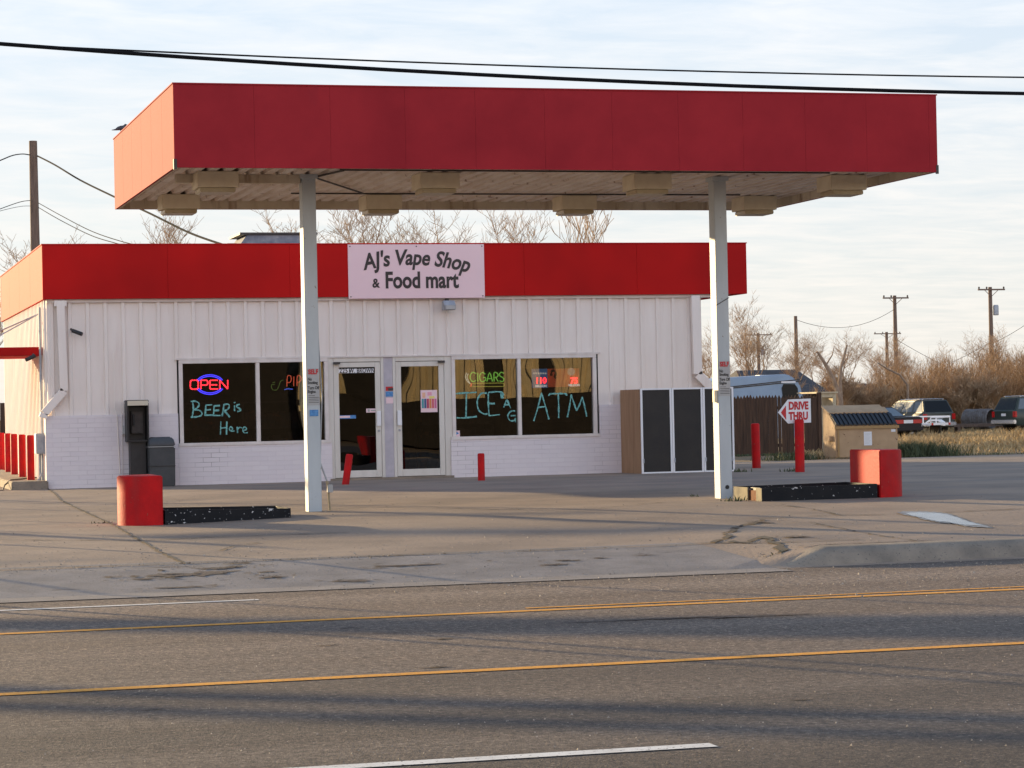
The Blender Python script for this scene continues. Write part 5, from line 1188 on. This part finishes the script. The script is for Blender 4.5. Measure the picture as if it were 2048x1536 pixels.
# dry grass field
v, f = [], []; rnd = random.Random(9)
for i in range(26000):
    Y = 61.5 + 55*rnd.random()**1.2; px = rnd.uniform(1600, 2100); p = at(px, 880, Y); x = p.x
    if Y < 66 and rnd.random() < .6: continue
    nzv = math.sin(x*.7+Y*.4)+math.sin(x*.31-Y*.53+1)
    if rnd.random() > .65+.35*nzv: continue
    fan(v, f, x, Y, zf(x, Y)-.02, rnd.uniform(.06, .20)*(1+.8*max(0, nzv-.6)), .012+.00012*Y, rnd, lean=.5)
tag(raw('dry_grass', v, f, m_dgrass), kind='stuff')
v, f = [], []; rnd = random.Random(10)
def weeds(n, fx, h): 
    for i in range(n):
        x, y = fx(); fan(v, f, x, y, zf(x, y)-.01, rnd.uniform(.3, 1)*h, .012, rnd, lean=.5)
weeds(1500, lambda: (rnd.uniform(22, 28.8), 67.6+rnd.gauss(0, .25)), .09)
weeds(2200, lambda: (28.4+rnd.gauss(0, .55), 61.4+rnd.gauss(0, .35)), .48)
weeds(420, lambda: (24.9+rnd.gauss(0, .35), 61.2+rnd.gauss(0, .3)), .28)
weeds(160, lambda: (rnd.uniform(29, 32), 61.2+rnd.gauss(0, .2)), .08)
for (px, py, n, h) in [(1478, 944, 50, .10), (1584, 943, 40, .10), (1468, 1002, 30, .09), (1380, 993, 14, .05), (210, 1046, 20, .05), (1555, 1128, 16, .035), (82, 975, 30, .12)]:
    c_ = ground(px, py); weeds(n, lambda: (c_.x+rnd.gauss(0, .10), c_.y+rnd.gauss(0, .06)), h)
tag(raw('green_weeds', v, f, m_ggrass), kind='stuff')

# ------------------------------------------------------------------ poles and wires
def pole(px, pyt, Y, r, arm, label, arms=True, transf=0, extra=0):
    p = at(px, pyt, Y); z0 = -.3; e = empty('utility_pole', (p.x, Y, z0), label, 'pole', 'wooden utility poles')
    MB().tube([(p.x + .02, Y, z0), (p.x, Y, p.z)], [r*1.25, r*.85], 12).build('shaft', m_wood, e, smooth=True)
    if arms:
        z = p.z - .25; MB().box(p.x-arm, p.x+arm, Y-r-.12, Y-r-.01, z-.07, z+.07).build('crossarm', m_wood, e)
        b_ = MB(); b_.tube([(p.x-arm*.5, Y-r-.06, z-.05), (p.x, Y-r, z-.65)], .03, 5); b_.tube([(p.x+arm*.5, Y-r-.06, z-.05), (p.x, Y-r, z-.65)], .03, 5); b_.build('brace', m_wood, e)
        for t in (-.92, -.35, .92): MB().lathe([(.04, 0), (.09, .06), (.09, .12), (.05, .2)], 8, (p.x+arm*t, Y-r-.06, z+.072)).build('insulator', m_dark, e)
    if transf: MB().lathe([(.22, 0), (.26, .05), (.26, .85), (.2, .95)], 12, (p.x+r+.28, Y-.1, p.z-transf)).build('transformer', m_galv, e, smooth=True)
    return p
pL = pole(66, 282, 80, .15, 0, 'thick weathered wooden pole behind the left end of the shop roof', False)
p1 = pole(1789, 591, 222, .20, 1.35, 'tall distant utility pole with a crossarm between the two others on the right')
p2 = pole(1980, 574, 207, .20, 1.35, 'utility pole with a crossarm and grey transformer at the far right', transf=2.6)
p3 = pole(1591, 632, 200, .17, 0, 'plain leaning utility pole without a crossarm beyond the camper', False)
p4 = pole(1773, 664, 330, .24, 2.1, 'more distant crossarm pole just left of the tall one')
p5 = pole(1516, 666, 300, .22, 1.8, 'distant crossarm pole among the bare trees above the camper', transf=2.9)
def wire(a_, b_, sag, r, label, name='wire', parent=None):
    a_, b_ = Vector(a_), Vector(b_); pts = [a_.lerp(b_, t/24) - Vector((0, 0, sag*4*(t/24)*(1-t/24))) for t in range(25)]
    o = MB().tube(pts, r, 6).build(name, m_wire, None, origin=a_)
    return tag(o, label, 'wire', 'overhead wires')
def wire_px(pp, Y0, Y1, r, label):
    n = len(pp); pts = [at(a_, b_, Y0+(Y1-Y0)*i/(n-1)) for i, (a_, b_) in enumerate(pp)]
    return pts
# two long wires across the top, carried by poles outside the view
A = [at(px, py, 26) for px, py in ((0, 88), (500, 122), (1024, 153), (1500, 173), (2048, 187))]
def fitwire(P, r, label, xl=-14, xr=34):
    import itertools
    n = len(P); X = [p.x for p in P]; Z = [p.z for p in P]
    S = [sum(x**k for x in X) for k in range(5)]; T = [sum(z*x**k for x, z in zip(X, Z)) for k in range(3)]
    M3 = Matrix(((S[0], S[1], S[2]), (S[1], S[2], S[3]), (S[2], S[3], S[4]))); c = M3.inverted() @ Vector(T)
    g_ = lambda x: c[0]+c[1]*x+c[2]*x*x
    pts = [(xl+(xr-xl)*i/48, P[0].y, g_(xl+(xr-xl)*i/48)) for i in range(49)]
    o = MB().tube(pts, r, 8).build('overhead_cable', m_wire, None, origin=pts[0]); tag(o, label, 'wire', 'cables above the canopy'); return pts
wa = fitwire(A, .021, 'thick black overhead cable crossing above the canopy')
Bp = [at(px, py, 26.35) for px, py in ((180, 97), (600, 116), (1024, 132), (1500, 144), (2048, 155))]
wb = fitwire(Bp, .0095, 'thinner black overhead wire just above the thick cable')
roofpt = (8.35, 49.9, 4.75)
def wp(pp, Ys, r, label):
    pts = [at(a_, b_, y_) for (a_, b_), y_ in zip(pp, Ys)]
    sm = []
    for i in range(len(pts)-1):
        p0, p1_, p2_, p3_ = pts[max(i-1, 0)], pts[i], pts[i+1], pts[min(i+2, len(pts)-1)]
        for j in range(6):
            t = j/6; sm.append(.5*((2*p1_)+(-p0+p2_)*t+(2*p0-5*p1_+4*p2_-p3_)*t*t+(-p0+3*p1_-3*p2_+p3_)*t**3))
    sm.append(pts[-1]); return tag(MB().tube(sm, r, 6).build('service_wire', m_wire, None, origin=pts[0]), label, 'wire', 'service wires from the left pole')
wp([(75, 312), (110, 330), (160, 360), (223, 391), (300, 427), (380, 466), (460, 494)], (79.8, 76, 71, 66, 60, 55, 50.3), .024, 'heavy service wire sloping from the left pole to the shop roof')
wp([(77, 406), (120, 430), (180, 461), (240, 482), (300, 496)], (79.8, 74, 67, 60, 54), .011, 'upper of two thin wires sloping from the left pole behind the red band')
wp([(77, 415), (120, 440), (180, 470), (230, 486), (275, 497)], (79.8, 74, 67, 60, 54), .011, 'lower of two thin wires sloping from the left pole behind the red band')
wp([(60, 310), (45, 308), (25, 311), (0, 321), (-60, 345)], (79.8, 79, 78, 77, 74), .018, 'short sagging wire leaving the left pole to the left near its top')
wp([(60, 401), (40, 404), (0, 418), (-60, 442)], (79.8, 79, 77, 74), .012, 'upper wire leaving the left pole to the left at mid height')
wp([(61, 412), (40, 413), (0, 422), (-60, 440)], (79.8, 79, 77, 74), .008, 'lower wire leaving the left pole to the left at mid height')
gr_ = 'overhead wires'
wire((p3.x, 200, p3.z-.3), (p1.x, 222, p1.z-1.3), 1.2, .02, 'faint wire from the plain pole up to the tall crossarm pole')
wire((p1.x, 222, p1.z-4.2), tuple(at(2060, 790, 190)), .6, .02, 'faint wire sloping down to the right from the tall crossarm pole')
wire((p2.x, 207, p2.z-5.0), (p3.x, 200, p3.z-6.0), 1.6, .02, 'faint low wire running left from the transformer pole')
wire((p2.x, 207, p2.z-5.2), tuple(at(2080, 628, 200)), .2, .02, 'faint wire leaving the transformer pole at the right edge')
wire((p2.x, 207, p2.z-7.4), tuple(at(1640, 755, 190)), 1.0, .018, 'faint lowest wire from the transformer pole into the trees')

# ------------------------------------------------------------------ surroundings outside the view: poles for the cables, trees, neighbour and the building mirrored in the glass, plus added shadow beams
for (x, zt_, lb_) in ((-14, 7.6, 'wooden pole carrying the long cables outside the left of the view'), (34, 7.6, 'wooden pole carrying the long cables outside the right of the view')):
    e = empty('utility_pole', (x, 26.2, 0), lb_, 'pole', 'poles carrying the long cables'); MB().tube([(x, 26.2, -.2), (x, 26.2, zt_)], [.17, .12], 12).build('shaft', m_wood, e)
mb = empty('metal_warehouse', (36, -16, 0), 'tan corrugated metal building across the road mirrored in the shop windows', 'building')
m_corr = mat('tan_corrugated', (.58, .46, .28), (.46, .37, .22), scale=1.5, rough=.7)
w_ = MB()
def corr(x0, x1, z0, z1, y):
    prof = []; x = x0
    while x < x1:
        for d, e_ in ((0, 0), (.16, 0), (.20, .13), (.38, .13), (.42, 0)): prof.append((min(x+d, x1), e_))
        x += .50
    b_ = len(w_.v)
    for (xx, e_) in prof: w_.v += [(xx, y+e_, z0), (xx, y+e_, z1)]
    for i in range(len(prof)-1): w_.f.append((b_+2*i, b_+2*i+2, b_+2*i+3, b_+2*i+1))
corr(20.4, 60, 2.1, 5.6, -16)
w_.box(20.4, 60, -26, -16.1, 0, 5.55)
w_.build('wall', m_corr, mb)
w2 = MB(); 
for x, w in ((22.3, 2.6), (28.7, .8), (31.2, .5), (38.5, 2)): w2.box(x, x+w, -15.89, -15.75, 2.1, 4.9)
w2.build('door', m_room, mb); MB().box(20.3, 60.1, -15.95, -15.8, 0, 2.09).build('plinth', m_room, mb)
hg = MB().box(-12, 19.6, -22, -14.5, -.1, 4.6); tag(hg.build('dark_house', m_room, bevel=.05), 'dark timber building across the road left of the tan one', 'building')
TL = 'bare trees standing beyond the left edge of the view'
for (k, x, y, s, rz, lb_) in [('b', -14, 63, .55, .3, 'bare tree beyond the left edge, nearest the shop'), ('d', -12, 55, .45, 1.3, 'sparse young tree beyond the left edge, nearest the paving'), ('c', -38, 74, .8, .7, 'spreading bare tree beyond the left edge, farthest from the shop')]:
    tree(k, x, y, -.1, s, rz, lb_, TL)
# added beams on posts, out of view, shaped to cast the shade bands
pr_ = empty('shadow_rack', (-17, 55, 0), 'added rack of long beams beyond the left edge, shaped to cast shadow bands on road and lot', 'rack')
def sb(gx0, gy0, gx1, gy1, t, half, name):
    P0 = Vector((gx0, gy0, 0)) + Vector((-math.cos(SUN_TH), math.sin(SUN_TH), math.tan(SUN_EL)))*t; P1 = Vector((gx1, gy1, 0)) + Vector((-math.cos(SUN_TH), math.sin(SUN_TH), math.tan(SUN_EL)))*t
    d = (P1-P0).normalized(); P0 -= d*0; nn = Vector((-d.y, d.x, 0))*.08
    mb_ = MB(); b_ = len(mb_.v)
    for p in (P0, P1):
        h_ = half if isinstance(half, float) else half[0 if p is P0 else 1]
        for (sx, sz) in ((-1, -1), (1, -1), (1, 1), (-1, 1)): q = p + nn*sx + Vector((0, 0, h_*sz)); mb_.v.append(tuple(q))
    mb_.f = [(0, 1, 5, 4), (1, 2, 6, 5), (2, 3, 7, 6), (3, 0, 4, 7), (0, 3, 2, 1), (4, 5, 6, 7)]
    mb_.build(name, m_galv, pr_); return P0, P1
PA = sb(-1.0, 19.6, 10.0, 13.3, 21, (.05, .33), 'beam')
PB = sb(-3.0, 17.2, 9.0, 7.6, 21, .055, 'beam')
PC = sb(-3.0, 16.3, 9.0, 6.9, 22, .05, 'beam')
def sg_(pa, pb, t, half):
    a_, b_ = ground(*pa), ground(*pb); d = b_-a_; a_ = a_-d*.15; b_ = b_+d*.15; return sb(a_.x, a_.y, b_.x, b_.y, t, half, 'beam')
PE = sg_((1400, 1027), (2048, 1052), 22, .035); PF = sg_((560, 1078), (1500, 1064), 26, .09); PG = sg_((0, 1066), (560, 1096), 24, .03); PH = sg_((500, 1046), (1300, 1034), 20, .02)
PD = sb(-2.0, 20.4, 4.8, 16.9, 20, .045, 'beam')
for P in (PA, PB, PC, PD, PE, PF, PG, PH):
    for p in P: MB().tube([(p.x, p.y, -.2), (p.x, p.y, p.z-.02)], [.035, .03], 8).build('post', m_galv, pr_)
